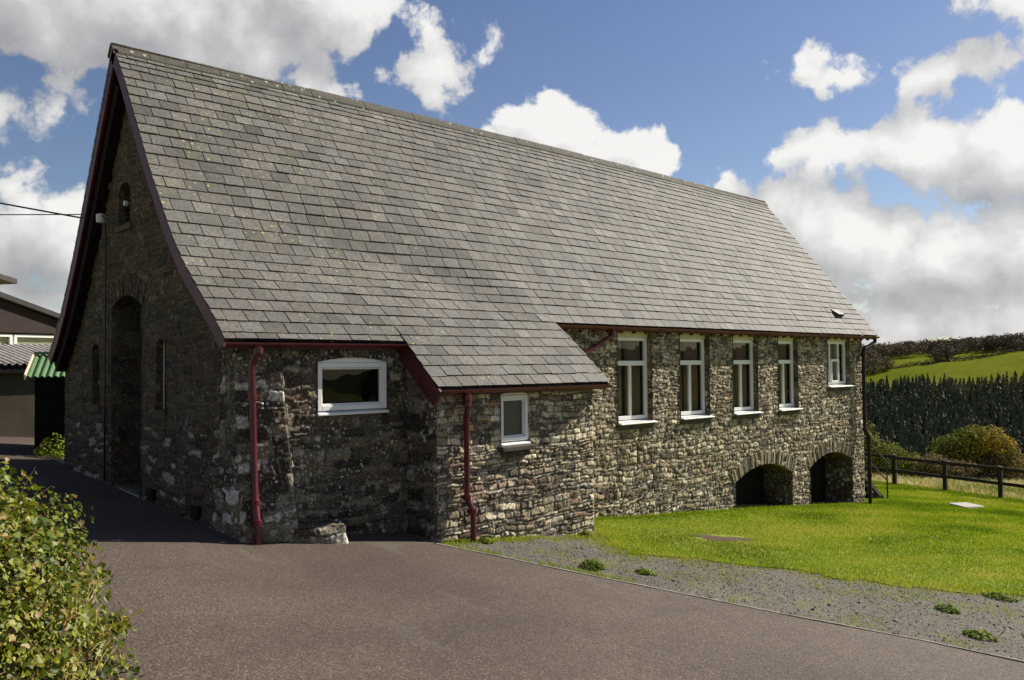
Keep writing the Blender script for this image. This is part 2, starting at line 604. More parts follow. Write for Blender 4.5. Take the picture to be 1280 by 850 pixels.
M_BLADE = m_leaf('grass_blade', [(.105, .17, .006), (.19, .275, .010), (.265, .33, .016), (.36, .355, .045)], .35, .8, .05)
M_MEADOW = m_leaf('meadow_blade', [(.10, .135, .018), (.22, .24, .04), (.42, .36, .12), (.56, .46, .22)], .3)
M_IVY = m_leaf('hedge_leaf', [(.03, .05, .006), (.085, .115, .010), (.17, .19, .016), (.28, .26, .03), (.26, .15, .05)], .3, .5, .3)
M_WEED = m_leaf('weed_leaf', [(.06, .10, .01), (.13, .19, .015), (.25, .28, .04)], .35, .7, .1)
M_BUSHG = m_leaf('bush_leaf', [(.04, .06, .008), (.09, .115, .013), (.17, .18, .025), (.27, .25, .06)], .25, .8, .08)
M_BUSHO = m_leaf('autumn_leaf', [(.07, .075, .012), (.16, .15, .02), (.30, .22, .03), (.5, .28, .035)], .25, .8, .08)
M_BRAMB = m_leaf('bramble_leaf', [(.05, .045, .015), (.11, .085, .035), (.2, .135, .06), (.27, .25, .09)], .2, .8, .08)
M_CONIF = m_leaf('conifer_needle', [(.060, .072, .045), (.09, .10, .058), (.125, .126, .066), (.18, .125, .06)], 0, .9, .1)
M_WOOD = m_leaf('wood_leaf', [(.06, .05, .032), (.125, .095, .06), (.19, .135, .085), (.17, .15, .07)], 0, .9, .1)


# ------------------------------------------------------------------ terrain
GA, GB = -0.0995, 0.05


def gz(x, y):
    x = np.asarray(x, float); y = np.asarray(y, float)
    xe = np.where(x < 0, -6 * (1 - np.exp(x / 6)), x)
    ye = np.where(y > 16, 16 + 6 * (1 - np.exp(-(np.maximum(y, 16) - 16) / 6)), np.where(y < -6, -6, y))
    z = GA * (xe - 3.79) + GB * (ye - 7.8)
    z = z - .05 * np.exp(-((x - 10) / 2.5) ** 2) * sstep(y, 5.0, 7.5)
    u = .943 * x + .334 * y; v = -.334 * x + .943 * y
    uk = [0, 30, 44, 55, 120, 200, 240, 300, 450, 545, 640, 700, 800, 1500, 4000]
    zk = [2, -2.5, -3.75, -5.8, -24, -44, -47, -42, -21, -8.5, 4.5, 8, 9, 4, -60]
    pz = np.interp(u, uk, zk) - .055 * np.clip(v, -250, 250) * sstep(u, 300, 560)
    k = sstep(u, 27, 38)
    return z * (1 - k) + pz * k


def gzf(x, y):
    return float(gz(x, y))


def m_ground():
    m, g, b = mat('ground')
    P = objco(g)
    n = g.noise(P, 1.2, 6, .65)
    near = g.ramp(n, [(.3, (.13, .14, .03)), (.55, (.25, .23, .08)), (.75, (.36, .30, .14))])
    nf = g.noise(P, .02, 5, .6)
    nf2 = g.noise(P, .25, 4, .6)
    far = g.ramp(nf, [(.3, (.085, .105, .010)), (.7, (.13, .14, .018))])
    far = g.mix(1, far, g.ramp(nf2, [(.3, .85), (.7, 1.15)]), 'MULTIPLY')
    sx = g.n('ShaderNodeSeparateXYZ'); g.put(sx, 0, P)
    c = g.mix(g.smooth(sx.outputs[0], 60, 110), near, far)
    c = g.mix(g.smooth(sx.outputs[0], 640, 670), c, (.07, .062, .034))
    g.put(b, 'Base Color', c); g.put(b, 'Roughness', 1.0); g.put(b, 'Specular IOR Level', 0.0)
    bump(g, b, n, .5, .05)
    return m


def terrain():
    xs = np.unique(np.concatenate([np.linspace(-400, -20, 12), np.arange(-20, 48, 1.0), np.arange(48, 160, 6), np.arange(160, 900, 14), np.linspace(900, 3500, 18)]))
    ys = np.unique(np.concatenate([np.linspace(-1500, -260, 10), np.arange(-260, -20, 16), np.arange(-20, 40, 1.0), np.arange(40, 520, 16), np.linspace(520, 2200, 12)]))
    X, Y = np.meshgrid(xs, ys, indexing='ij')
    far = sstep(X, 45, 120)
    Z = gz(X, Y) - .03 + (fbm(X * .03, Y * .03) - .5) * 3.0 * far + (fbm(X * .6, Y * .6) - .5) * .12 * sstep(X, 27, 29)
    ny = len(ys)
    I = np.arange(len(xs) * ny).reshape(len(xs), ny)
    Fq = np.stack([I[:-1, :-1], I[1:, :-1], I[1:, 1:], I[:-1, 1:]], -1).reshape(-1, 4)
    o = np_mesh('ground', np.stack([X, Y, Z], -1).reshape(-1, 3), Fq, m_ground(), smooth=True)
    tag(o, kind='structure')


terrain()

KERB = [(5.55, 7.62), (5.69, 7.19), (5.93, 6.49), (6.13, 5.79), (6.40, 5.01), (6.60, 4.43), (6.87, 3.64), (7.23, 2.78), (7.41, 2.08), (8.0, .4), (9.2, -3.0), (10.6, -7)]
KY = np.array([p[1] for p in KERB])[::-1]; KX = np.array([p[0] for p in KERB])[::-1]
LAWN = [(8.44, 7.4), (8.3, 6.95), (7.85, 6.55), (7.75, 6.15), (8.15, 5.6), (8.75, 5.05), (9.15, 4.4), (9.7, 3.6), (10.55, 2.94), (11.6, 1.9), (13, .5), (16, -3), (19, -7)]
LY = np.array([p[1] for p in LAWN])[::-1]; LX = np.array([p[0] for p in LAWN])[::-1]


def sheet(name, xs, ys, inside, lift, material, kind='structure', rough=0.0):
    X, Y = np.meshgrid(xs, ys, indexing='ij')
    Z = gz(X, Y) + lift
    if rough: Z = Z + (fbm(X * 6, Y * 6) - .5) * rough
    ny = len(ys)
    I = np.arange(len(xs) * ny).reshape(len(xs), ny)
    Fq = np.stack([I[:-1, :-1], I[1:, :-1], I[1:, 1:], I[:-1, 1:]], -1)
    cx = (X[:-1, :-1] + X[1:, 1:]) / 2; cy = (Y[:-1, :-1] + Y[1:, 1:]) / 2
    Fq = Fq[inside(cx, cy)]
    used = np.unique(Fq); remap = np.zeros(I.size, int); remap[used] = np.arange(len(used))
    V = np.stack([X, Y, Z], -1).reshape(-1, 3)[used]
    o = np_mesh(name, V, remap[Fq], material, smooth=True)
    return tag(o, kind=kind)


def hx_inside(cx, cy):                      # hall footprint
    return (cx > 3.9) & (cy > 8.25) & (cy < 13.3) & (cx < 18.5)


# driveway: warped so that its right border follows the kerb line
def driveway():
    ys = np.concatenate([np.arange(-8, 0, .5), np.arange(0, 19.6, .12)])
    ts = np.linspace(0, 1, 60)
    Y, T = np.meshgrid(ys, ts, indexing='ij')
    right = np.where(Y < 7.62, np.interp(Y, KY, KX), np.where(Y < 8.3, 5.9, 4.0))
    right = np.where(Y > 13.6, 6.0, right)
    left = np.interp(Y, [-8, 0, 4, 8, 12, 16, 20], [-2.5, -1.2, -.8, -.4, .6, 1.0, 1.2])
    X = left + (right - left) * T
    Z = gz(X, Y) + .006 + .015 * np.sin(T * math.pi)
    I = np.arange(X.size).reshape(X.shape)
    Fq = np.stack([I[:-1, :-1], I[:-1, 1:], I[1:, 1:], I[1:, :-1]], -1).reshape(-1, 4)
    tag(np_mesh('driveway', np.stack([X, Y, Z], -1).reshape(-1, 3), Fq, M_TARMAC, smooth=True), kind='structure')


driveway()


def strip_along(name, line, wdt, h, material, side=1, lift=0.0):
    """a low edging with a real section, following a polyline of (x, y)"""
    pts = []
    for (a, b) in zip(line[:-1], line[1:]):
        n = max(1, int(math.dist(a, b) / .25))
        for i in range(n): pts.append((a[0] + (b[0] - a[0]) * i / n, a[1] + (b[1] - a[1]) * i / n))
    pts.append(line[-1])
    vs = []; fs = []
    for i, p in enumerate(pts):
        a = pts[max(0, i - 1)]; b = pts[min(len(pts) - 1, i + 1)]
        t = Vector((b[0] - a[0], b[1] - a[1])).normalized(); nrm = Vector((t.y, -t.x)) * side
        q = (p[0] + nrm.x * wdt, p[1] + nrm.y * wdt)
        j = random.uniform(-.003, .003)
        for (x, y, dz) in ((p[0], p[1], -.1), (p[0], p[1], h + j), (q[0], q[1], h + j), (q[0], q[1], -.1)):
            vs.append((x, y, gzf(x, y) + dz + lift))
    for i in range(len(pts) - 1):
        for k in range(4):
            fs.append((4 * i + k, 4 * i + (k + 1) % 4, 4 * i + 4 + (k + 1) % 4, 4 * i + 4 + k))
    fs += [(0, 1, 2, 3), tuple(4 * (len(pts) - 1) + k for k in (3, 2, 1, 0))]
    o = MB().add(vs, fs).build(name, material)
    return tag(o, kind='structure')


strip_along('kerb', KERB[1:], .034, .014, M_KERB, side=-1)
strip_along('edging', [(3.82, 13.9), (3.80, 11.2), (3.78, 10.3), (4.2, 7.58), (4.28, 7.53)], .085, .022, M_STRIP, side=-1)

gravel_in = lambda cx, cy: (cx > np.interp(cy, KY, KX) + .02) & (cx < np.interp(cy, LY, LX) + .9) & (cy < 8.25)
sheet('gravel_strip', np.arange(5.5, 21, .08), np.arange(-7, 8.3, .08), gravel_in, .003, M_GRAVEL, rough=.015)
lawn_edge = lambda cx, cy: np.interp(cy, LY, LX) + (fbm(cx * 2.3, cy * 2.3) - .5) * .7
lawn_in = lambda cx, cy: (cx > lawn_edge(cx, cy)) & (cx < np.interp(cy, [-20, 3, 8, 12, 20], [27.6, 27.2, 26.9, 26.2, 25.5])) & ~hx_inside(cx, cy)
sheet('lawn', np.concatenate([np.arange(7.2, 14, .05), np.arange(14, 28.2, .15)]), np.concatenate([np.arange(-7, 0, .2), np.arange(0, 8.6, .05), np.arange(8.6, 18, .3)]), lawn_in, .014, M_LAWN)


# ------------------------------------------------------------------ the hall
HALL = empty('stone_hall', (11, 10.6, -.5), 'long rubble-stone hall with steep grey slate roof, maroon trim and white windows', 'hall')
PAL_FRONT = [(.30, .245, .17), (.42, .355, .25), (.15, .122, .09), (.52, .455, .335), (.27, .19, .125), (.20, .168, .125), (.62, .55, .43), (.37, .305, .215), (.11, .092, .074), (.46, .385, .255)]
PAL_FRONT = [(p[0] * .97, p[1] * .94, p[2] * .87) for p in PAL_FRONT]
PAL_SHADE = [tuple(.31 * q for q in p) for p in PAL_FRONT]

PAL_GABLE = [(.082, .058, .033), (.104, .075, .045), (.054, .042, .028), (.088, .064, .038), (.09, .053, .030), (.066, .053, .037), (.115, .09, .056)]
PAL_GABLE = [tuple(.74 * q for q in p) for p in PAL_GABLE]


def stone_field(U, V, seed, pal, rowh=(.05, .15), len_=(.1, .36), amp=.03, mortar=(.10, .08, .056), warp=1.0):
    rs = np.random.RandomState(seed)
    so = seed * 3.7
    u = U + warp * ((fbm(U * 2.1 + so, V * 2.1) - .5) * .16 + (fbm(U * 9 + so, V * 9 + 3) - .5) * .075 + (fbm(U * 30 + so, V * 30 + 3) - .5) * .018)
    v = V + warp * ((fbm(U * 1.3 + so + 40, V * 1.3) - .5) * .24 + (fbm(U * 8 + so + 20, V * 8) - .5) * .06 + (fbm(U * 27 + so + 20, V * 27) - .5) * .018)
    v0, v1 = v.min() - .3, v.max() + .3
    u0, u1 = u.min() - .5, u.max() + .5
    rows = [v0]
    while rows[-1] < v1: rows.append(rows[-1] + rs.uniform(*rowh) * (1 if rs.rand() < .8 else .6))
    rows = np.array(rows)
    ri = np.clip(np.searchsorted(rows, v, 'right') - 1, 0, len(rows) - 2)
    h = np.zeros_like(U); col = np.zeros(U.shape + (3,)); edge = np.zeros_like(U)
    pal = np.array(pal)
    for r in np.unique(ri):
        msk = ri == r
        rh = rows[r + 1] - rows[r]
        cuts = [u0]
        while cuts[-1] < u1:
            l = rs.uniform(*len_)
            if rh > .11: l = l * .85
            cuts.append(cuts[-1] + max(l, rh * .6))
        cuts = np.array(cuts); n = len(cuts)
        # some stones are split into two thin ones
        split = np.where(rs.rand(n) < (.35 if rh > .1 else .1), rs.uniform(.35, .65, n), 0)
        uu = u[msk]; vv = v[msk]
        ci = np.clip(np.searchsorted(cuts, uu, 'right') - 1, 0, n - 2)
        lv = (vv - rows[r]) / rh
        sp = split[ci]
        part = (sp > 0) & (lv > sp)
        lo = np.where(part, sp, 0) * rh; hi = np.where((sp > 0) & ~part, sp, 1) * rh
        y = vv - rows[r]
        ew = np.minimum(uu - cuts[ci], cuts[ci + 1] - uu); eh = np.minimum(y - lo, hi - y)
        e = np.where((ew < .014) & (eh < .014), .014 - np.hypot(.014 - np.minimum(ew, .014), .014 - np.minimum(eh, .014)), np.minimum(ew, eh))
        sid = ci * 2 + part
        off = rs.uniform(.25, 1.0, 2 * n)[sid]; tx = rs.uniform(-.17, .2, 2 * n)[sid]; ty = rs.uniform(-.22, .16, 2 * n)[sid]
        cu = (cuts[ci] + cuts[ci + 1]) / 2; cv = (lo + hi) / 2
        prof = sstep(e, .002, .013)
        hh = prof * np.clip(amp * off + tx * (uu - cu) + ty * (y - cv), .003, .045)
        base = pal[rs.randint(0, len(pal), 2 * n)] * rs.uniform(.75, 1.25, (2 * n, 1))
        k = sstep(e, .002, .010)[:, None]
        col[msk] = np.array(mortar) * (1 - k) + base[sid] * k
        h[msk] = hh; edge[msk] = e
    h = h + (fbm(U * 26 + so, V * 26) - .5) * .014 + (fbm(U * 60, V * 60 + so) - .5) * .004
    return h, col


class Wall:
    def __init__(self): self.V = []; self.F = []; self.C = []; self.n = 0
    def grid(self, P, col, keep=None):
        nu, nv = P.shape[:2]
        I = np.arange(nu * nv).reshape(nu, nv)
        Fq = np.stack([I[:-1, :-1], I[1:, :-1], I[1:, 1:], I[:-1, 1:]], -1)
        Fq = Fq[keep] if keep is not None else Fq.reshape(-1, 4)
        used = np.unique(Fq); remap = np.zeros(I.size, int); remap[used] = np.arange(len(used))
        self.V.append(P.reshape(-1, 3)[used]); self.C.append(col.reshape(-1, 3)[used]); self.F.append(remap[Fq] + self.n)
        self.n += len(used)
    def patch(self, org, ud, vd, nd, U0, U1, V0, V1, res, seed, pal, keepf=None, snap=(), taper=True, **kw):
        """stones on the plane org + u*ud + v*vd, standing proud along nd; keepf(u, v) masks"""
        us = np.arange(U0, U1, res); us = np.unique(np.concatenate([us, [U1]] + [np.array([s]) for s in snap]))
        vs = np.unique(np.concatenate([np.arange(V0, V1, res), [V1]]))
        U, V = np.meshgrid(us, vs, indexing='ij')
        h, col = stone_field(U, V, seed, pal, **kw)
        if taper: h = h * np.minimum(sstep(U - U0, -.005, .03), sstep(U1 - U, -.005, .03))
        org, ud, vd, nd = map(np.array, (org, ud, vd, nd))
        P = org + U[..., None] * ud + V[..., None] * vd + h[..., None] * nd
        keep = None
        if keepf is not None:
            keep = keepf((U[:-1, :-1] + U[1:, 1:]) / 2, (V[:-1, :-1] + V[1:, 1:]) / 2)
        self.grid(P, col, keep)
    def reveal(self, pts, dvec, seed, pal, out=.024, res=.03, closed=False):
        """the sides of an opening: polyline pts (3D) carried along dvec"""
        pts = [np.array(p, float) for p in pts]
        L = [0]; Q = [pts[0]]
        for a, b in zip(pts[:-1], pts[1:]):
            n = max(1, int(np.linalg.norm(b - a) / res))
            for i in range(1, n + 1):
                Q.append(a + (b - a) * i / n); L.append(L[-1] + np.linalg.norm(b - a) / n)
        d = np.array(dvec, float); ln = np.linalg.norm(d); dn = d / ln
        ts = np.linspace(-out, ln, max(3, int(ln / res)))
        Q = np.array(Q); L = np.array(L)
        U, V = np.meshgrid(L, ts, indexing='ij')
        _, col = stone_field(U, V, seed, pal, rowh=(.15, .3), len_=(.12, .25))
        P = Q[:, None, :] + ts[None, :, None] * dn
        self.grid(P, col)
    def build(self, name, material, parent):
        return np_mesh(name, np.concatenate(self.V), np.concatenate(self.F), material, np.concatenate(self.C), parent)


# roof profiles ------------------------------------------------------------
NEAR = [(10.84, 5.61), (10.745, 5.51), (10.672, 5.425), (10.60, 5.335), (10.505, 5.20), (10.425, 5.08), (10.34, 4.95), (10.255, 4.82), (10.165, 4.68), (10.07, 4.545),
        (9.98, 4.42), (9.89, 4.28), (9.80, 4.145), (9.705, 4.0), (9.60, 3.86), (9.495, 3.72), (9.39, 3.58), (9.285, 3.435), (9.17, 3.285), (9.05, 3.14),
        (8.925, 2.995), (8.80, 2.87), (8.68, 2.76), (8.545, 2.64), (8.405, 2.53), (8.24, 2.395), (8.09, 2.275), (7.955, 2.155), (7.83, 2.035), (7.76, 1.97)]
APEX = (10.90, 5.69)
LEFTP = [(10.90, 5.69), (11.20, 5.17), (11.55, 4.60), (11.85, 4.10), (12.12, 3.65), (12.38, 3.24), (12.62, 2.89), (12.90, 2.51), (13.24, 2.13), (13.53, 1.88)]
MAIN_E = (8.13, 2.285)
PORCH_E = (7.16, 1.46)
XV, XP, XQ, XE = 3.59, 5.71, 8.59, 19.12      # verge, porch verge left, porch verge right, far verge


def main_y(z):
    t = (APEX[1] - z) / (APEX[1] - MAIN_E[1])
    return APEX[0] + (MAIN_E[0] - APEX[0]) * t


def roof_pt(X, k):
    """point on the roof's upper face: k = course line (fractional)"""
    K = len(NEAR) - 1
    if k <= 26:
        i = min(int(k), 25); t = k - i
        y = NEAR[i][0] * (1 - t) + NEAR[i + 1][0] * t; z = NEAR[i][1] * (1 - t) + NEAR[i + 1][1] * t
        ym = main_y(z)
        xc = max(5.4, 8.5 - 2.1 * (z - 2.28)); wd = .35 + .9 * max(0, z - 2.28)
        s = float(sstep(np.array(X), xc - wd, xc + wd))
        y = y * (1 - s) + ym * s
    elif X <= XP:
        kk = min(k, K); i = min(int(kk), K - 1); t = kk - i
        y = NEAR[i][0] * (1 - t) + NEAR[i + 1][0] * t; z = NEAR[i][1] * (1 - t) + NEAR[i + 1][1] * t
    else:
        # porch: courses 26..33 run from the main eave line down to the porch eave
        t = (k - 26) / 7
        y0 = NEAR[26][0] * (1 - s_(X)) + 8.13 * s_(X)
        y = y0 + (PORCH_E[0] - y0) * t; z = 2.275 + (PORCH_E[1] - 2.275) * t
    # the old ridge is slightly hogged
    hog = .055 * math.sin(max(0, min(1, (X - XV) / (XE - XV))) * math.pi) * max(0, (z - 2.2) / 3.5)
    return Vector((X, y, z + hog))


def s_(X):
    return float(sstep(np.array(X), 8.15, 8.85))


def roof_normal(X, k):
    e = .15
    a = roof_pt(X, max(0, k - e)); b = roof_pt(X, k + e if not (26 - e < k < 26) else k)
    d = (b - a).normalized()
    n = Vector((1, 0, 0)).cross(d)
    if n.z < 0: n = -n
    return n


def slates():
    r = random.Random(3)
    mb = MB()
    def course(k0, k1, xa, xb, ph):
        x = xa - (0.118 if ph else 0) - .0
        while x < xb - .02:
            wv = r.choice([.225, .232, .236, .24, .248, .23]) if r.random() < .96 else .40
            a = max(x, xa) + .005; b = min(x + wv, xb) - .005
            x += wv
            if b - a < .03: continue
            t0 = .0 ; lift = .012 + r.uniform(-.003, .004)
            jl = r.uniform(-.018, .018) if r.random() < .9 else r.uniform(-.06, .06)
            k1j = k1 + jl
            lim = 33 if a >= XP - .01 and k1 > 26 else 99
            pa0 = roof_pt(a, max(0, k0 - .25)); pb0 = roof_pt(b, max(0, k0 - .25))
            kk = k1j if k1 not in (26, 29, 33) else k1
            pa1 = roof_pt(a, kk); pb1 = roof_pt(b, kk)
            if k1 == 26 and a > XQ - .05: kk = 26
            na = roof_normal(a, k1 - .4); nb = roof_normal(b, k1 - .4)
            tl = r.uniform(-.003, .003)
            vs = [pa0 - na * .004, pb0 - nb * .004, pb1 + nb * (lift + tl), pa1 + na * (lift - tl)]
            dn = [v - (na if i in (0, 3) else nb) * .009 for i, v in enumerate(vs)]
            g = r.gauss(1, .10)
            warm = r.uniform(-.003, .005)
            if r.random() < .06: g *= .72
            if r.random() < .05: g *= 1.22
            base = .122
            old = 1 - min(1, max(0, (a - 4) / 9))
            c = ((base + warm) * g, base * .955 * g, (base * .885 - warm * .5) * g)
            mb.hexa([dn[0], dn[1], dn[2], dn[3], vs[0], vs[1], vs[2], vs[3]], tuple(max(.03, q) for q in c))
    for k in range(1, 34):
        ph = k % 2
        if k <= 26: course(k - 1, k, XV, XE, ph)
        else:
            if k <= 29: course(k - 1, k, XV, XP, ph)
            course(k - 1, k, XP, XQ, ph)
    # undersheet right below the slates, and the hidden back slope as coursed slabs
    xs = [XV + .01, 4.2, 4.9, 5.4, XP - .0]
    for xa, xb, ks in [(XV + .01, XP, 29), (XP, XQ, 33), (XQ, XE - .01, 26)]:
        n = 12
        vs = []; fs = []
        kl = [0] + list(range(1, ks + 1))
        for i in range(n + 1):
            X = xa + (xb - xa) * i / n
            Xs = min(max(X, xa + .001), xb - .001)
            for k in kl:
                p = roof_pt(Xs, k); p.x = X
                nn = roof_normal(Xs, min(k, ks - .3))
                vs.append(p - nn * .02)
        m = len(kl)
        for i in range(n):
            for j in range(m - 1):
                fs.append((i * m + j, (i + 1) * m + j, (i + 1) * m + j + 1, i * m + j + 1))
        mb.add(vs, fs, (.02, .018, .015))
    # back slope
    L = LEFTP
    steps = []
    for (a, b) in zip(L[:-1], L[1:]):
        n = max(1, round(math.dist(a, b) / .19))
        for i in range(n): steps.append((a[0] + (b[0] - a[0]) * i / n, a[1] + (b[1] - a[1]) * i / n))
    steps.append(L[-1])
    for (a, b) in zip(steps[:-1], steps[1:]):
        d = Vector((0, b[0] - a[0], b[1] - a[1])).normalized(); n = Vector((0, -d.z, d.y))
        x = XV
        while x < XE:
            e = min(XE, x + .56)
            p0 = Vector((x, a[0], a[1])) - d * .04; q0 = Vector((e - .006, a[0], a[1])) - d * .04
            p1 = Vector((x, b[0], b[1])); q1 = Vector((e - .006, b[0], b[1]))
            vs = [p0 - n * .003, q0 - n * .003, q1 + n * .011, p1 + n * .011]
            lo = [v - n * .03 for v in vs]
            g = .2 * r.gauss(1, .12)
            mb.hexa(lo + vs, (g, g * .96, g * .88))
            x = e
    return mb.build('roof', M_SLATE, HALL)


ROOF = slates()

# ridge tiles
mb = MB()
x = XV - .02
rr_ = random.Random(4)
while x < XE - .1:
    e = min(x + .46, XE + .01)
    prof = []
    for t in (-1, -.6, -.25, 0, .25, .6, 1):
        prof.append((t * .105, -abs(t) ** 1.25 * .135))
    dz = rr_.uniform(-.006, .006)
    hz0 = .055 * math.sin((x - XV) / (XE - XV) * math.pi); hz1 = .055 * math.sin((e - XV) / (XE - XV) * math.pi)
    poly0 = [Vector((x + .004, APEX[0] + y, APEX[1] + .035 + z + hz0 + dz)) for y, z in prof]
    poly0 += [p + Vector((0, 0, -.03)) for p in reversed(poly0)]
    poly1 = [p + Vector((e - x - .008, 0, hz1 - hz0)) for p in poly0]
    n = len(poly0)
    mb.add(poly0 + poly1, [tuple(range(n)), tuple(range(2 * n - 1, n - 1, -1))] + [(i, i + n, (i + 1) % n + n, (i + 1) % n) for i in range(n)])
    # lapped collar with pale mortar line
    x = e
mb.build('ridge_tiles', M_RIDGE, ROOF)
# slate vent
mb = MB()
p = roof_pt(17.9, 21.4); n = roof_normal(17.9, 21.4)
d = (roof_pt(17.9, 22) - roof_pt(17.9, 21)).normalized()
ex = Vector((1, 0, 0))
mb.hexa([p - ex * .16 + n * .01, p + ex * .16 + n * .01, p + ex * .16 + d * .2 + n * .01, p - ex * .16 + d * .2 + n * .01,
         p - ex * .15 + n * .02, p + ex * .15 + n * .02, p + ex * .15 + d * .2 + n * .085, p - ex * .15 + d * .2 + n * .085])
tag(mb.build('roof_vent', M_LEAD, ROOF), 'small black vent on the far slates')

# walls ---------------------------------------------------------------------
XG, XM = 3.79, 18.62
YM, YR, YPF = 8.28, 7.87, 7.32
XPL, XPR = 5.82, 8.42
YB = 13.40
ny_ = [p[0] for p in NEAR][::-1]; nz_ = [p[1] for p in NEAR][::-1]
ly_ = [p[0] for p in LEFTP]; lz_ = [p[1] for p in LEFTP]


def gable_top(y):
    y = np.asarray(y)
    a = np.interp(y, ny_, nz_); b = np.interp(y, ly_, lz_)
    return np.where(y < 10.88, a, b) - .06


def arch_inside(u, v, u0, u1, v0, vs, vc):
    """segmental arch opening: jambs u0..u1 from v0 to spring vs, crown vc"""
    c = (u0 + u1) / 2; hw = (u1 - u0) / 2; rise = vc - vs
    Rr = (hw * hw + rise * rise) / (2 * rise)
    return (u > u0) & (u < u1) & (v > v0) & (v < vc - Rr + np.sqrt(np.maximum(Rr * Rr - (u - c) ** 2, 0)))


def arch_line(u0, u1, v0, vs, vc, n=14):
    c = (u0 + u1) / 2; hw = (u1 - u0) / 2; rise = vc - vs
    Rr = (hw * hw + rise * rise) / (2 * rise)
    pts = [(u0, v0)]
    for i in range(n + 1):
        u = u0 + (u1 - u0) * i / n
        pts.append((u, vc - Rr + math.sqrt(max(0, Rr * Rr - (u - c) ** 2))))
    pts.append((u1, v0))
    return pts


# gable: u = Y, v = z, faces -X
DOOR = (10.41, 11.40, 0.05, 2.46, 2.60)
VENT = (10.78, 11.16, 3.50, 3.76, 4.02)
SLITS = [(9.67, 9.91, 1.22, 1.98, 2.02), (11.92, 12.14, 1.22, 1.98, 2.02)]
gw = Wall()


def gkeep(u, v):
    k = (v < gable_top(u)) & ~arch_inside(u, v, *DOOR) & ~arch_inside(u, v, *VENT)
    for s in SLITS: k &= ~arch_inside(u, v, *s)
    return k


sn = [DOOR[0], DOOR[1], VENT[0], VENT[1]] + [a for s in SLITS for a in s[:2]]
# lower part in rough rubble, upper part in larger squared stones
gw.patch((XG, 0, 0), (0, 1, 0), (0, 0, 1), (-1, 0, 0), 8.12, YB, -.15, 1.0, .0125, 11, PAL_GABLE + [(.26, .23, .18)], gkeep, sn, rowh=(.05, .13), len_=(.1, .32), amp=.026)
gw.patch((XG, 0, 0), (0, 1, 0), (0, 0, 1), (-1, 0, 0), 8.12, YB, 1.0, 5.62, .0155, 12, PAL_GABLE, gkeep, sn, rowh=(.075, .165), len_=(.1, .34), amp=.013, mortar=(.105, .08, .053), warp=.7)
for i, (s, dp) in enumerate([(DOOR, .55), (VENT, .16)] + [(q, .09) for q in SLITS]):
    gw.reveal([(XG, y, z) for y, z in arch_line(*s)], (dp, 0, 0), 20 + i, PAL_GABLE)
    if i: gw.reveal([(XG, s[0], s[2]), (XG, s[1], s[2])], (dp, 0, 0), 30 + i, PAL_GABLE)
gw.build('gable_wall', MSG, HALL)

# corner pier, canted, slightly battered, with low footing stones
pier = Wall()
A0 = np.array((3.735, 7.69)); B0 = np.array((4.30, 7.555)); A1 = np.array((3.785, 7.99)); B1 = np.array((4.215, 7.85))


def pier_face(P0, P1, Q0, Q1, z0, z1, seed):
    P0, P1, Q0, Q1 = [np.array(p, float) for p in (P0, P1, Q0, Q1)]
    ln = np.linalg.norm(P1 - P0)
    us = np.arange(0, ln + .006, .0125); vs = np.arange(z0, z1, .0125)
    U, V = np.meshgrid(us, vs, indexing='ij')
    h, col = stone_field(U, V, seed, PAL_SHADE + [(.42, .39, .33)], rowh=(.08, .2), len_=(.14, .4), amp=.024)
    t = ((V - z0) / (z1 - z0))[..., None]; s = (U / ln)[..., None]
    h = h * np.minimum(sstep(U, -.005, .03), sstep(ln - U, -.005, .03))
    p = (P0 * (1 - s) + P1 * s) * (1 - t) + (Q0 * (1 - s) + Q1 * s) * t
    dvec = P1 - P0; nrm = np.array((dvec[1], -dvec[0])) / np.linalg.norm(dvec)
    P = np.concatenate([p + h[..., None] * nrm, V[..., None]], -1)
    pier.grid(P, col)


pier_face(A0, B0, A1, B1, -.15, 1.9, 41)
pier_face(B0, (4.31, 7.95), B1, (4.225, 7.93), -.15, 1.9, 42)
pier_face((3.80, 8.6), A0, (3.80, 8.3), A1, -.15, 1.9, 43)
# footing
pier_face((4.22, 7.55), (4.74, 7.42), (4.22, 7.57), (4.72, 7.45), -.15, .09, 44)
pier_face((4.22, 7.9), (4.22, 7.55), (4.22, 7.9), (4.22, 7.57), -.15, .09, 47)
pier_face((4.74, 7.42), (4.76, 8.0), (4.72, 7.45), (4.74, 8.0), -.15, .09, 45)
us = np.linspace(0, 1, 40)
U, V = np.meshgrid(us, us, indexing='ij')
h, c_ = stone_field(U * .5, V * .5, 46, PAL_SHADE)
Px = 4.22 + .51 * U; Py = 7.56 - .11 * U + .40 * V
pier.grid(np.stack([Px, Py, .085 + h * .7], -1), c_)
pier.build('corner_pier', MS, HALL)

# recess wall (faces -Y): u = X, v = z
RW = (4.655, 5.54, 1.195, 1.745, 1.79)
w1 = Wall()
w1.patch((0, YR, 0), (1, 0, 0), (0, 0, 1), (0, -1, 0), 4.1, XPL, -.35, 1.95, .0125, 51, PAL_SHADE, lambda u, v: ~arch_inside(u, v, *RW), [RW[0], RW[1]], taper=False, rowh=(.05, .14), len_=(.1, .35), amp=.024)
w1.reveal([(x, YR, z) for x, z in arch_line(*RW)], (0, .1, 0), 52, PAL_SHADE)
w1.reveal([(RW[0], YR, RW[2]), (RW[1], YR, RW[2])], (0, .1, 0), 53, PAL_SHADE)
w1.build('recess_wall', MS, HALL)

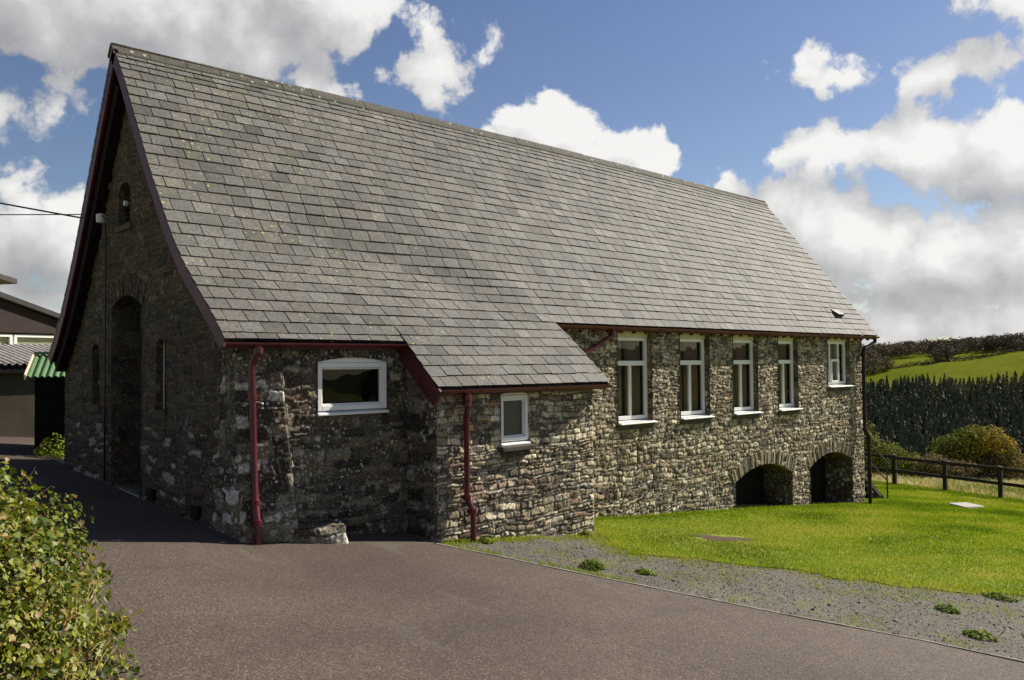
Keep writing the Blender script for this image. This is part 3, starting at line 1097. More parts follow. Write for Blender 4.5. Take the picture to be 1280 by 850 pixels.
# porch walls
PW = (6.76, 7.22, .76, 1.345, 1.375)
w2 = Wall()
w2.patch((0, YPF, 0), (1, 0, 0), (0, 0, 1), (0, -1, 0), XPL, XPR, -.75, 1.46, .011, 61, PAL_FRONT, lambda u, v: ~arch_inside(u, v, *PW), [PW[0], PW[1]], rowh=(.026, .095), len_=(.06, .25), amp=.02, warp=.6, mortar=(.055, .043, .03))
w2.reveal([(x, YPF, z) for x, z in arch_line(*PW)], (0, .1, 0), 62, PAL_FRONT)
w2.reveal([(PW[0], YPF, PW[2]), (PW[1], YPF, PW[2])], (0, .1, 0), 63, PAL_FRONT)
# left cheek faces -X (u = Y), right cheek faces +X
ptop = lambda y: np.interp(y, [7.16, 7.76, 8.2], [1.46, 1.97, 2.3]) - .05
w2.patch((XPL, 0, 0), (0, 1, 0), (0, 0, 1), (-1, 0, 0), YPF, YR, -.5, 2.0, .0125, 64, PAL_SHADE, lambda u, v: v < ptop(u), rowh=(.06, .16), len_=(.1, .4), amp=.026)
w2.patch((XPR, 0, 0), (0, 1, 0), (0, 0, 1), (1, 0, 0), YPF, YM, -.75, 2.2, .02, 65, PAL_FRONT, lambda u, v: v < ptop(u))
w2.build('porch_wall', MS, HALL)

# main wall
TALL = [(10.09, 10.95), (11.71, 12.57), (13.33, 14.17), (14.92, 15.68)]
WIN = [(a, b, .79, 2.165, 2.24) for a, b in TALL] + [(16.95, 17.97, 1.19, 2.175, 2.235)]
CEL = [(13.35, 15.38, -1.6, -.44, -.2), (16.12, 18.0, -1.8, -.42, -.19)]
w3 = Wall()


def mkeep(u, v):
    k = np.ones(u.shape, bool)
    for q in WIN + CEL: k &= ~arch_inside(u, v, *q)
    return k


w3.patch((0, YM, 0), (1, 0, 0), (0, 0, 1), (0, -1, 0), XPR, XM, -1.75, 2.28, .0155, 71, PAL_FRONT, mkeep, [a for q in WIN + CEL for a in q[:2]], rowh=(.03, .09), len_=(.045, .17), amp=.02, warp=.8, mortar=(.05, .039, .026))
for i, q in enumerate(WIN):
    w3.reveal([(x, YM, z) for x, z in arch_line(*q)], (0, .14, 0), 80 + i, PAL_SHADE)
    w3.reveal([(q[0], YM, q[2]), (q[1], YM, q[2])], (0, .14, 0), 90 + i, PAL_FRONT)
for i, q in enumerate(CEL):
    w3.reveal([(x, YM, z) for x, z in arch_line(*q)], (0, .62, 0), 100 + i, PAL_GABLE)  # darker palette puts the shade of these deep openings into the reveal stones
w3.build('side_wall', MS, HALL)
# far gable and back wall
w4 = Wall()
fy = lambda y: np.where(y < 10.9, np.interp(y, [8.13, 10.9], [2.285, 5.69]), np.interp(y, ly_, lz_)) - .07
w4.patch((XM, 0, 0), (0, 1, 0), (0, 0, 1), (1, 0, 0), YM, YB, -2.0, 5.6, .03, 111, PAL_FRONT, lambda u, v: v < fy(u))
w4.build('gable_wall', MS, HALL)
w5 = Wall()
w5.patch((0, YB, 0), (1, 0, 0), (0, 0, 1), (0, 1, 0), XG, XM, -1.7, 1.98, .05, 112, PAL_FRONT)
w5.build('back_wall', MS, HALL)
# inner lining so that the rooms behind the glass are real dark rooms
mb = MB()
mb.box(XG + .6, XM - .3, YM + .70, YM + .72, -1.9, .74)                        # below the sills
mb.box(XG + .6, XM - .3, YM + .725, YB - .1, -.05, 0.0)                         # floor
mb.box(XG + .58, XG + .6, 8.5, YB - .1, -.1, 2.0)
mb.box(XG + .6, XM - .3, 10.9, 10.92, 0.0, 4.4)
mb.build('inner_lining', M_BLACK, HALL)

# arch stones over the cellar openings and the gable door
def voussoirs(name, plane, q, material, hgt, seed, pal, proud=.035, thick=.07):
    r = random.Random(seed)
    u0, u1, v0, vs, vc = q
    c = (u0 + u1) / 2; hw = (u1 - u0) / 2; rise = vc - vs
    Rr = (hw * hw + rise * rise) / (2 * rise); cv = vc - Rr
    th = math.asin(min(1, hw / Rr))
    mb = MB(); a = -th - .02
    while a < th + .01:
        da = r.uniform(.6, 1.3) * thick / Rr
        h = hgt * r.uniform(.8, 1.12); p = proud + r.uniform(-.015, .015)
        b = a + da - .009 / Rr
        P = []
        for (aa, rad) in ((a, Rr - .004), (b, Rr - .004), (b, Rr + h), (a, Rr + h)):
            P.append((c + math.sin(aa) * rad, cv + math.cos(aa) * rad))
        col = tuple(np.array(r.choice(pal)) * r.uniform(.8, 1.2))
        if plane == 'Y': vs_ = [(u, YM - p + r.uniform(-.006, .006), v) for u, v in P] + [(u, YM + .1, v) for u, v in P]
        else: vs_ = [(XG - p, u, v) for u, v in P] + [(XG + .1, u, v) for u, v in P]
        mb.hexa(vs_, col)
        a += da
    return mb.build(name, material, HALL)


for i, q in enumerate(CEL): voussoirs('arch_stones', 'Y', q, MS, .24, 200 + i, [tuple(.72 * t for t in p) for p in PAL_FRONT[:6]], .02, .05)
voussoirs('arch_stones', 'X', DOOR, MSG, .26, 210, PAL_GABLE, .012, .085)

# cellar doors
for q in CEL:
    mb = MB()
    x = q[0] - .02
    while x < q[1] + .02:
        mb.box(x + .003, min(x + .14, q[1] + .03) - .003, YM + .6, YM + .64, q[2], q[4] + .05)
        x += .14
    mb.box(q[0], q[1], YM + .575, YM + .6, -1.0 + .0, -.9)
    mb.box(q[0], q[1], YM + .645, YM + .66, q[2], q[4] + .05)
    mb.build('cellar_door', M_DARK, HALL)
# gable door at the back of its deep recess
mb = MB()
y = DOOR[0]
while y < DOOR[1] - .01:
    mb.box(XG + .52, XG + .555, y + .003, min(DOOR[1], y + .142) - .003, .05, 2.62); y += .142
mb.box(XG + .505, XG + .52, DOOR[0], DOOR[1], .55, .68); mb.box(XG + .505, XG + .52, DOOR[0], DOOR[1], 1.7, 1.83)
mb.box(XG + .56, XG + .57, DOOR[0] - .05, DOOR[1] + .05, .0, 2.65)
D_ = mb.build('door', M_DARK, HALL)
mb = MB(); mb.tube([(XG + .50, 10.55, 1.2), (XG + .46, 10.55, 1.2), (XG + .46, 10.62, 1.2)], .012, 8)
mb.build('door_handle', M_IRON, D_)
mb = MB().box(XG + .01, XG + .55, DOOR[0] + .01, DOOR[1] - .01, .0, gzf(3.7, 10.9) + .05)
mb.build('door_step', M_SILL, HALL)


# windows -------------------------------------------------------------------
def bars_frame(mb, x0, x1, z0, z1, y0, y1, wl, wr, wb, wt_):
    mb.box(x0, x0 + wl, y0, y1, z0, z1); mb.box(x1 - wr, x1, y0, y1, z0, z1)
    mb.box(x0 + wl, x1 - wr, y0, y1, z0, z0 + wb); mb.box(x0 + wl, x1 - wr, y0, y1, z1 - wt_, z1)


def bevel(o, w_=.006):
    m = o.modifiers.new('bevel', 'BEVEL'); m.width = w_; m.segments = 2; m.limit_method = 'ANGLE'
    return o


def head_panel(x0, x1, zs, zc, y0, y1, mat_, parent, zb):
    pts = arch_line(x0 + .002, x1 - .002, zb, zs, zc - .004, 12)
    return MB().prism([(x, y0, z) for x, z in pts], (0, y1 - y0, 0)).build('head_board', mat_, parent)


def curtain(x0, x1, z0, z1, y, label, amp=.03, material=None, gathered=True):
    n = 60; vs = []; fs = []
    ph = random.uniform(0, 6)
    for i in range(n + 1):
        x = x0 + (x1 - x0) * i / n
        yy = y + amp * math.sin(i * .9 + ph) + amp * .4 * math.sin(i * 2.3 + ph)
        for k, z in enumerate((z0, (z0 + z1) / 2, z1)):
            vs.append((x, yy * 1.0, z)); vs.append((x, yy + .006, z))
    for i in range(n):
        for k in range(2):
            a = i * 6 + 2 * k
            fs.append((a, a + 6, a + 8, a + 2)); fs.append((a + 1, a + 3, a + 9, a + 7))
    o = MB().add(vs, fs).build('curtain', material or M_CURT, None, smooth=True)
    return tag(o, label, 'curtain', 'curtains behind the hall windows')


posn = ['nearest the porch roof', 'second along from the porch roof', 'third along from the porch roof', 'fourth along from the porch roof']
for i, (a, b, z0, zs, zc) in enumerate(WIN[:4]):
    W_ = bpy.data.objects.new('window', None); COL.objects.link(W_); W_.parent = HALL
    W_.location = Vector(((a + b) / 2, YM + .07, z0)) - Vector(HALL.location)
    W_['label'] = 'tall white window ' + posn[i]
    fy0, fy1 = YM + .075, YM + .135
    ft = zs - .055
    mb = MB()
    tz = ft - .37; m_ = (a + b) / 2
    bars_frame(mb, a + .003, b - .003, z0 + .03, ft, fy0, fy1, .062, .062, .06, .055)
    mb.box(a + .065, b - .065, fy0 + .002, fy1, tz - .075, tz)
    mb.box(m_ - .025, m_ + .025, fy0 + .004, fy1, z0 + .09, tz - .075)
    bevel(mb.build('frame', M_WHITE, W_))
    mb = MB()
    mb.box(a + .06, b - .06, fy0 + .03, fy0 + .036, z0 + .085, tz - .07); mb.box(a + .06, b - .06, fy0 + .03, fy0 + .036, tz - .005, ft - .05)
    mb.build('pane', M_GLASS, W_)
    head_panel(a, b, zs, zc, fy0 - .015, fy1, M_CREAM, W_, ft + .002)
    # white sloping sill on a rough stone one
    mb = MB(); mb.hexa([(a + .002, YM - .085, z0 - .035), (b + .06, YM - .085, z0 - .035), (b - .002, fy1, z0 - .02), (a + .002, fy1, z0 - .02),
                        (a + .002, YM - .085, z0 - .015), (b + .06, YM - .085, z0 - .015), (b - .002, fy1, z0 + .028), (a + .002, fy1, z0 + .028)])
    bevel(mb.build('sill', M_SILLW, W_), .008)
    mb = MB(); mb.box(a - .03, b + .08, YM - .045, YM + .04, z0 - .115, z0 - .038)
    bevel(mb.build('stone_sill', M_SILL, W_), .012)
    curtain(a + .03, a + .34, z0 + .1, ft, YM + .215, 'drawn grey curtain, left half of the tall window ' + posn[i])
    curtain(m_ + .06, b - .02, z0 + .1, ft, YM + .225, 'drawn brown curtain, right half of the tall window ' + posn[i], material=M_CURT2)

# fifth window: three lights with a small casement
a, b, z0, zs, zc = WIN[4]
W_ = bpy.data.objects.new('window', None); COL.objects.link(W_); W_.parent = HALL
W_.location = Vector(((a + b) / 2, YM + .07, z0)) - Vector(HALL.location)
W_['label'] = 'short three-light window at the far end of the wall'
fy0, fy1 = YM + .075, YM + .135
ft = zs - .05
mb = MB()
bars_frame(mb, a + .003, b - .003, z0 + .03, ft, fy0, fy1, .05, .065, .055, .05)
xa_, xb_ = a + .27, b - .36
mb.box(xa_, xa_ + .05, fy0 + .002, fy1, z0 + .085, ft - .05); mb.box(xb_, xb_ + .05, fy0 + .002, fy1, z0 + .085, ft - .05)
bevel(mb.build('frame', M_WHITE, W_))
mb = MB(); bars_frame(mb, xa_ + .04, xb_ + .012, z0 + .06, z0 + .56, fy0 - .022, fy0 + .02, .045, .045, .05, .05)
bevel(mb.build('casement', M_WHITE, W_))
MB().box(a + .045, b - .06, fy0 + .03, fy0 + .036, z0 + .08, ft - .045).build('pane', M_GLASS, W_)
head_panel(a, b, zs, zc, fy0 - .015, fy1, M_CREAM, W_, ft + .002)
mb = MB(); mb.hexa([(a + .002, YM - .085, z0 - .035), (b + .06, YM - .085, z0 - .035), (b - .002, fy1, z0 - .02), (a + .002, fy1, z0 - .02),
                    (a + .002, YM - .085, z0 - .015), (b + .06, YM - .085, z0 - .015), (b - .002, fy1, z0 + .028), (a + .002, fy1, z0 + .028)])
bevel(mb.build('sill', M_SILLW, W_), .008)
mb = MB(); mb.box(a - .03, b + .08, YM - .045, YM + .04, z0 - .115, z0 - .038)
bevel(mb.build('stone_sill', M_SILL, W_), .012)
curtain(a + .04, b - .04, z0 + .1, ft, YM + .215, 'pale grey curtain across the short window at the far end of the wall', material=M_CURT)

# recess window (one wide pane) and porch window
M_FROST = m_plain('obscured_glass', (.045, .046, .043), .35, .5, .2, 60)


def small_window(q, Y0, label, fwid, sill_stone, glass=None):
    a, b, z0, zs, zc = q
    W_ = bpy.data.objects.new('window', None); COL.objects.link(W_); W_.parent = HALL
    W_.location = Vector(((a + b) / 2, Y0, z0)) - Vector(HALL.location)
    W_['label'] = label
    fy0, fy1 = Y0 - .012, Y0 + .06
    mb = MB()
    ft = zs - .01
    bars_frame(mb, a + .003, b - .003, z0 + .03, ft, fy0, fy1, fwid, fwid, fwid, fwid)
    # rebated inner lip
    i = fwid
    bars_frame(mb, a + i + .003, b - i - .003, z0 + .03 + i, ft - i, fy0 + .022, fy1, .018, .018, .018, .018)
    bevel(mb.build('frame', M_WHITE, W_), .007)
    MB().box(a + i, b - i, fy0 + .045, fy0 + .051, z0 + i, ft - i).build('pane', glass or M_GLASS, W_)
    pts = arch_line(a + .003, b - .003, ft + .002, zs + .0, zc, 10)
    MB().prism([(x, fy0 + .012, z) for x, z in pts], (0, .06, 0)).build('head_board', M_WHITE, W_)
    mb = MB(); mb.hexa([(a - .005, fy0 - .035, z0 - .02), (b + .005, fy0 - .035, z0 - .02), (b + .005, fy1, z0 - .02), (a - .005, fy1, z0 - .02),
                        (a - .005, fy0 - .035, z0 + .002), (b + .005, fy0 - .035, z0 + .002), (b + .005, fy1, z0 + .03), (a - .005, fy1, z0 + .03)])
    bevel(mb.build('sill', M_WHITE, W_), .006)
    if sill_stone:
        mb = MB(); mb.box(a - .05, b + .05, Y0 - .1, Y0 + .03, z0 - .085, z0 - .022)
        bevel(mb.build('stone_sill', M_SILL, W_), .012)
        mb = MB(); mb.box(a + .0, b - .02, Y0 - .062, Y0 + .03, z0 - .15, z0 - .088)
        bevel(mb.build('stone_sill', M_SILL, W_), .012)


small_window(RW, YR, 'wide single-pane white window in the shaded recess', .055, False)
small_window(PW, YPF, 'small upright white window in the sunlit porch wall', .05, True, M_FROST)
# rooms behind the two small windows
mb = MB()
mb.box(4.45, 5.8, YR + .9, YR + .92, .8, 1.95); mb.box(4.45, 4.47, YR + .2, YR + .9, .8, 1.95); mb.box(5.8, 5.82, YR + .2, YR + .9, .8, 1.95)
mb.build('inner_lining', M_BLACK, HALL); mb = MB()
mb.box(6.5, 7.5, YPF + .55, YPF + .57, .4, 1.5); mb.box(6.5, 6.52, YPF + .12, YPF + .55, .4, 1.5); mb.box(7.5, 7.52, YPF + .12, YPF + .55, .4, 1.5)
mb.build('inner_lining', M_BLACK, HALL)

# slit windows and louvred vent in the gable
for i, s in enumerate(SLITS):
    mb = MB()
    for (ya, yb) in ((s[0], s[0] + .045), (s[1] - .045, s[1])): mb.box(XG + .06, XG + .1, ya, yb, s[2], s[4])
    mb.box(XG + .06, XG + .1, s[0] + .045, s[1] - .045, s[2], s[2] + .045); mb.box(XG + .06, XG + .1, s[0] + .045, s[1] - .045, s[3] - .03, s[4])
    W_ = mb.build('slit_window', M_WHITE, HALL)
    MB().box(XG + .08, XG + .085, s[0] + .04, s[1] - .04, s[2] + .04, s[3] - .02).build('pane', M_GLASS, W_)
    MB().box(XG - .04, XG + .05, s[0] - .05, s[1] + .05, s[2] - .1, s[2] - .005).build('stone_sill', M_SILL, HALL)
mb = MB()
z = VENT[2] + .03
while z < VENT[4] - .02:
    c = (VENT[0] + VENT[1]) / 2; hw = .19
    if z > VENT[3]:
        hw = .19 * math.sqrt(max(.05, 1 - ((z - VENT[3]) / (VENT[4] - VENT[3])) ** 2))
    mb.hexa([(XG + .05, c - hw, z), (XG + .05, c + hw, z), (XG + .13, c + hw, z + .05), (XG + .13, c - hw, z + .05),
             (XG + .05, c - hw, z + .012), (XG + .05, c + hw, z + .012), (XG + .13, c + hw, z + .062), (XG + .13, c - hw, z + .062)])
    z += .06
mb.box(XG + .15, XG + .16, VENT[0] - .02, VENT[1] + .02, VENT[2] - .02, VENT[4] + .02)
mb.build('louvre', M_DARK, HALL)
mb = MB(); mb.box(XG - .05, XG + .1, VENT[0] - .06, VENT[1] + .06, VENT[2] - .09, VENT[2] - .005)
bevel(mb.build('stone_sill', M_SILL, HALL), .012)

# bargeboards ----------------------------------------------------------------
def barge(name, line, x0, x1, depth, drop=.012, material=None):
    """board hanging below a roof edge: line = (y, z) down the slope"""
    vs = []; fs = []
    for i, (y, z) in enumerate(line):
        a = line[max(0, i - 1)]; b = line[min(len(line) - 1, i + 1)]
        d = Vector((0, b[0] - a[0], b[1] - a[1])).normalized()
        n = Vector((0, -d.z, d.y))
        if n.z < 0: n = -n
        p = Vector((0, y, z)) - n * drop; q = p - n * depth
        for (X, r) in ((x0, p), (x1, p), (x1, q), (x0, q)): vs.append((X, r.y, r.z))
    for i in range(len(line) - 1):
        for k in range(4):
            fs.append((4 * i + k, 4 * i + (k + 1) % 4, 4 * i + 4 + (k + 1) % 4, 4 * i + 4 + k))
    m = 4 * (len(line) - 1)
    fs += [(0, 1, 2, 3), (m + 3, m + 2, m + 1, m)]
    return MB().add(vs, fs).build(name, material or M_BARGE, HALL)


barge('bargeboard', [(APEX[0] - .0, 5.68)] + NEAR[1:], XV + .004, XV + .034, .135)
barge('bargeboard', [(APEX[0] + .001, 5.68)] + LEFTP[1:], XV + .004, XV + .034, .135, .02)
barge('moulding', [(APEX[0] - .05, 5.60)] + NEAR[2:], XV + .036, XV + .06, .075)
barge('moulding', [(APEX[0] + .05, 5.60)] + LEFTP[1:], XV + .036, XV + .06, .09, .03)
# soffit under the verge
barge('soffit', [(APEX[0] - .02, 5.62)] + NEAR[1:], XV + .06, XG + .03, .02, .045)
barge('soffit', [(11.10, 5.33)] + LEFTP[1:], XV + .062, XG + .03, .25, .05, M_SOFFIT)  # left side deep and near-black: verge shade put into its colour and shape
# porch verges
barge('bargeboard', [(7.80, 2.0), (7.76, 1.965), (7.16, 1.462), (7.11, 1.42)], XP + .0, XP + .034, .20)
barge('soffit', [(7.95, 2.12), (7.16, 1.46)], XP + .036, XPL + .05, .02, .06)
barge('bargeboard', [(8.13, 2.27), (7.16, 1.455)], XQ - .03, XQ - .002, .12)
barge('soffit', [(8.13, 2.27), (7.16, 1.455)], XPR - .03, XQ - .032, .02, .06)
# far verge
barge('bargeboard', [(APEX[0], 5.68), (MAIN_E[0], MAIN_E[1])], XE - .034, XE - .004, .14)
barge('soffit', [(APEX[0], 5.62), (MAIN_E[0], MAIN_E[1] - .01)], XM - .05, XE - .036, .02, .05)

# eaves: fascia, soffit, gutter ---------------------------------------------
def eave(x0, x1, y, z, wall_y, gutter=True, dark=False):
    mb = MB(); mb.box(x0 + .005, x1 - .005, y + .035, y + .057, z - .088, z - .022)
    mb.build('fascia', M_BARGE, HALL)
    mb = MB(); mb.box(x0 + .01, x1 - .01, y + .058, max(wall_y + .05, y + .12), z - .068, z - .055)
    mb.build('soffit', M_BARGE, HALL)
    if gutter:
        mb = MB(); r = .042; n = 10
        cy, cz = y - .006, z - .030
        prof = [(cy + r * math.cos(t), cz + r * math.sin(t)) for t in [math.pi + math.pi * i / n for i in range(n + 1)]]
        prof2 = [(cy + (r - .006) * math.cos(t), cz + (r - .006) * math.sin(t)) for t in [2 * math.pi - math.pi * i / n for i in range(n + 1)]]
        pl = prof + prof2
        mb.prism([(x0, a, b) for a, b in pl], (x1 - x0, 0, 0))
        mb.prism([(x0 - .003, a, b) for a, b in prof], (.006, 0, 0)); mb.prism([(x1 - .003, a, b) for a, b in prof], (.006, 0, 0))
        # joint collars and brackets
        x = x0 + .55
        while x < x1 - .2:
            pr = [(cy + (r + .006) * math.cos(t), cz + (r + .006) * math.sin(t)) for t in [math.pi + math.pi * i / n for i in range(n + 1)]]
            mb.prism([(x, a, b) for a, b in pr], (.035, 0, 0))
            x += 1.05
        return mb.build('gutter', M_MAROON, HALL)


eave(XV + .0, XP + .0, 7.755, 1.965, YR)
eave(XP + .04, XQ - .02, 7.155, 1.455, YPF)
eave(XQ - .3, XE - .02, 8.125, 2.28, YM)
# rafter feet showing under the main eave
x = 8.9
while x < 18.9:
    MB().box(x, x + .05, YM - .06, YM - .008, 2.165, 2.205).build('rafter_foot', M_BARGE, HALL); x += .31


def downpipe(pts, r=.034, brackets=(), material=None):
    material = material or M_MAROON
    mb = MB(); mb.tube(pts, r, 14)
    o = mb.build('downpipe', material, HALL, smooth=True)
    m = o.modifiers.new('edge', 'EDGE_SPLIT'); m.split_angle = R_(50)
    for z in brackets:
        # find the point on the pipe at that height
        for a, b in zip(pts[:-1], pts[1:]):
            if (a[2] - z) * (b[2] - z) <= 0:
                t = (z - a[2]) / (b[2] - a[2]); p = [a[k] + (b[k] - a[k]) * t for k in range(3)]
                mb = MB(); mb.tube([(p[0], p[1], z - .03), (p[0], p[1], z + .03)], r + .013, 14)
                mb.box(p[0] - .05, p[0] + .05, p[1] + r - .004, p[1] + r + .012, z - .02, z + .02)
                mb.build('pipe_collar', material, o)
                break
    return o


downpipe([(3.935, 7.752, 1.935), (3.935, 7.752, 1.85), (3.90, 7.80, 1.75), (3.895, 7.81, 1.68), (3.88, 7.715, .44), (3.88, 7.70, .37), (3.865, 7.645, .26), (3.86, 7.63, .20), (3.86, 7.62, -.03)],
         .035, brackets=(1.86, 1.4, .38, .2))
downpipe([(6.12, 7.15, 1.43), (6.12, 7.15, 1.32), (6.16, 7.20, 1.22), (6.175, 7.235, 1.12), (6.18, 7.24, .24), (6.185, 7.235, .19), (6.215, 7.19, .08), (6.22, 7.185, .03), (6.22, 7.185, -.3)],
         .032, brackets=(1.34, 1.27, .22, .07))
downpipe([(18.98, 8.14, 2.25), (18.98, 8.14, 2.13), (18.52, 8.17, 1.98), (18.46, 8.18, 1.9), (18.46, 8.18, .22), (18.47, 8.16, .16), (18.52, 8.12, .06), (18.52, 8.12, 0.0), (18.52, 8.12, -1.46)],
         .04, brackets=(1.85, 1.0, .2, .02, -.8), material=M_DARKPIPE)
downpipe([(9.83, 8.12, 2.25), (9.83, 8.13, 2.15), (9.80, 8.17, 2.10), (9.24, 8.19, 1.84), (9.18, 8.19, 1.78), (9.18, 8.19, 1.5)], .032, brackets=(2.15,))
mb = MB(); mb.hexa([(9.22, YM - .1, 1.50), (9.42, YM - .1, 1.50), (9.42, YM - .0, 1.50), (9.22, YM - .0, 1.50), (9.2, YM - .12, 1.66), (9.46, YM - .12, 1.66), (9.46, YM, 1.66), (9.2, YM, 1.66)])
bevel(mb.build('hopper', M_MAROON, HALL), .006)

# lamp on the gable and the cable down the wall
mb = MB(); mb.tube([(XG - .0, 10.93, 3.46), (XG - .1, 10.97, 3.5), (XG - .16, 11.15, 3.60), (XG - .18, 11.32, 3.63)], .011, 8)
L_ = mb.build('lamp_arm', M_IRON, HALL, smooth=True)
mb = MB(); mb.tube([(XG - .18, 11.345, 3.66), (XG - .18, 11.345, 3.645), (XG - .18, 11.345, 3.64), (XG - .18, 11.345, 3.545)], [.03, .055, .055, .05], 16)
mb.build('lamp_shade', M_LAMP, L_, smooth=False)
mb = MB(); mb.tube([(XG - .02, 10.98, 3.76), (XG + .02, 10.98, 3.76)], .035, 12); mb.build('sensor', M_LAMP, HALL)
mb = MB(); mb.tube([(XV + .05, 12.2, 3.74), (XG - .12, 11.95, 3.72), (XG - .06, 11.70, 3.68), (XG - .05, 11.58, 3.58), (XG - .05, 11.56, 3.4), (XG - .05, 11.56, 1.5), (XG - .05, 11.55, .25)], .011, 8)
mb.build('cable', M_WIRE, HALL, smooth=True)
for (yy, zz) in ((9.95, .22), (8.72, .16)):
    mb = MB(); mb.box(XG - .055, XG + .02, yy, yy + .16, zz - .06, zz + .08)
    mb.build('air_brick', M_DARK, HALL)


# overhead wires
def wire(a, b, sag, r, label):
    pts = []
    for i in range(25):
        t = i / 24
        p = Vector(a).lerp(Vector(b), t); p.z -= sag * 4 * t * (1 - t); pts.append(p)
    o = MB().tube(pts, r, 6).build('overhead_wire', M_WIRE, None, smooth=True)
    tag(o, label, 'wire')


wire((XV - .01, 12.06, 3.70), (-3.5, 17.5, 5.75), .12, .011, 'thick black overhead wire reaching the left verge, the upper of the two')
wire((XV - .01, 12.04, 3.74), (-4.5, 18.5, 4.0), .10, .007, 'thin grey overhead wire reaching the left verge, the lower of the two')

# ------------------------------------------------------------------ outbuildings on the left
def corrugated(mb, x0, x1, pts, pitch=.09, amp=.022):
    """sheet along X with ridges running down the slope pts = [(y, z) top, (y, z) bottom]"""
    n = int((x1 - x0) / pitch * 6)
    (ya, za), (yb, zb) = pts
    d = Vector((0, yb - ya, zb - za)).normalized(); nn = Vector((0, -d.z, d.y))
    if nn.z < 0: nn = -nn
    vs = []; fs = []
    for i in range(n + 1):
        x = x0 + (x1 - x0) * i / n
        o = nn * amp * math.sin(2 * math.pi * (x - x0) / pitch)
        for (y, z) in pts:
            p = Vector((x, y, z)) + o
            vs.append(p); vs.append(p - nn * .008)
    for i in range(n):
        a = 4 * i
        fs += [(a, a + 4, a + 6, a + 2), (a + 1, a + 3, a + 7, a + 5), (a + 2, a + 6, a + 7, a + 3), (a, a + 1, a + 5, a + 4)]
    fs += [(0, 2, 3, 1), (4 * n, 4 * n + 1, 4 * n + 3, 4 * n + 2)]
    mb.add(vs, fs)


S1 = empty('garden_shed', (4.2, 14.975, .3), 'low black boarded shed with green corrugated roof beside the hall', 'shed')
mb = MB()
z = .1
while z < 1.56:
    mb.hexa([(4.2, 14.975, z), (5.6, 14.975, z), (5.6, 15.03, z), (4.2, 15.03, z), (4.2, 14.995, min(1.57, z + .12)), (5.6, 14.995, min(1.57, z + .12)), (5.6, 15.03, min(1.57, z + .12)), (4.2, 15.03, min(1.57, z + .12))])
    z += .117
mb.box(4.2, 4.24, 15.03, 16.4, .1, 1.56); mb.box(5.56, 5.6, 15.03, 16.4, .1, 1.56); mb.box(4.2, 5.6, 16.36, 16.4, .1, 1.56)
mb.build('wall', M_SHED, S1)
mb = MB(); corrugated(mb, 4.1, 5.75, [(15.75, 1.93), (14.86, 1.575)], .095, .016)
R1 = mb.build('roof', M_GREENR, S1)
mb = MB(); corrugated(mb, 4.1, 5.75, [(15.75, 1.93), (16.5, 1.6)], .095, .016); mb.build('roof', M_GREENR, S1)
mb = MB(); mb.hexa([(4.07, 14.85, 1.53), (4.095, 14.85, 1.53), (4.095, 15.75, 1.89), (4.07, 15.75, 1.89), (4.07, 14.85, 1.61), (4.095, 14.85, 1.61), (4.095, 15.75, 1.97), (4.07, 15.75, 1.97)])
mb.build('bargeboard', M_CREAMW, S1)
mb = MB(); mb.box(4.09, 5.76, 15.68, 15.82, 1.93, 1.975); mb.build('ridge_cap', M_GREENR, S1)

S1.location = (3.72, 14.7, .3); S1.rotation_euler.z = R_(-22)

S2 = empty('outbuilding', (3.2, 18.6, .4), 'grey rendered outbuilding with pale corrugated roof left of the black shed', 'outbuilding')
mb = MB(); mb.box(-1.5, 5.6, 17.4, 17.6, .0, 1.76); mb.box(-1.5, -1.3, 17.6, 21, 0, 1.9); mb.box(5.4, 5.6, 17.6, 21, 0, 1.9); mb.box(-1.5, 5.6, 20.8, 21, 0, 2.1)
mb.build('wall', M_RENDER, S2)
mb = MB(); corrugated(mb, -1.6, 5.7, [(20.9, 2.23), (17.24, 1.79)], .12, .02); mb.build('roof', M_CORR, S2)
mb = MB(); mb.box(-1.5, 5.6, 17.27, 17.3, 1.62, 1.78); mb.build('fascia', M_DARK, S2)

S3 = empty('bungalow', (4, 26, .4), 'bungalow with brown boarded gable over a white window band, behind the grey outbuilding', 'house')
mb = MB(); mb.box(-1.0, 7.6, 25.0, 32, 0, 2.55); mb.build('wall', M_CREAMW, S3)
ap = (2.6, 4.25)
mb = MB(); mb.prism([(-1.9, 24.85, 2.66), (7.9, 24.85, 2.66), (7.9, 24.85, 2.72), (ap[0], 24.85, 4.35), (-1.9, 24.85, 2.95)], (0, 7, 0)); mb.build('gable_boarding', M_BROWNB, S3)
mb = MB()
mb.prism([(ap[0], 24.7, 4.35), (8.3, 24.7, 2.66), (8.3, 24.7, 2.78), (ap[0], 24.7, 4.5)], (0, 7.3, 0)); mb.prism([(ap[0], 24.7, 4.35), (-2.6, 24.7, 2.78), (-2.6, 24.7, 2.9), (ap[0], 24.7, 4.5)], (0, 7.3, 0))
mb.build('roof', M_TILE, S3)
for i, (xa, xb) in enumerate(((4.6, 5.65), (5.7, 7.1), (7.15, 7.55))):
    mb = MB(); mb.box(xa, xb, 24.93, 24.985, 2.05, 2.60)
    Wf = MB(); bars_frame(Wf, xa, xb, 1.6, 2.62, 24.90, 24.98, .07, .07, .07, .07); Wf.box(xa + .07, xb - .07, 24.905, 24.98, 2.22, 2.28)
    f_ = Wf.build('window', M_WHITE, S3)
    MB().box(xa + .06, xb - .06, 24.955, 24.965, 1.66, 2.56).build('pane', M_GLASS, f_)
S4 = empty('cream_house', (8.3, 38, .4), 'tall cream rendered house end with dark eaves at the left edge behind the bungalow', 'house')
mb = MB(); mb.box(2.25, 8.3, 38, 46, 0, 5.35); mb.build('wall', M_CREAMW, S4)
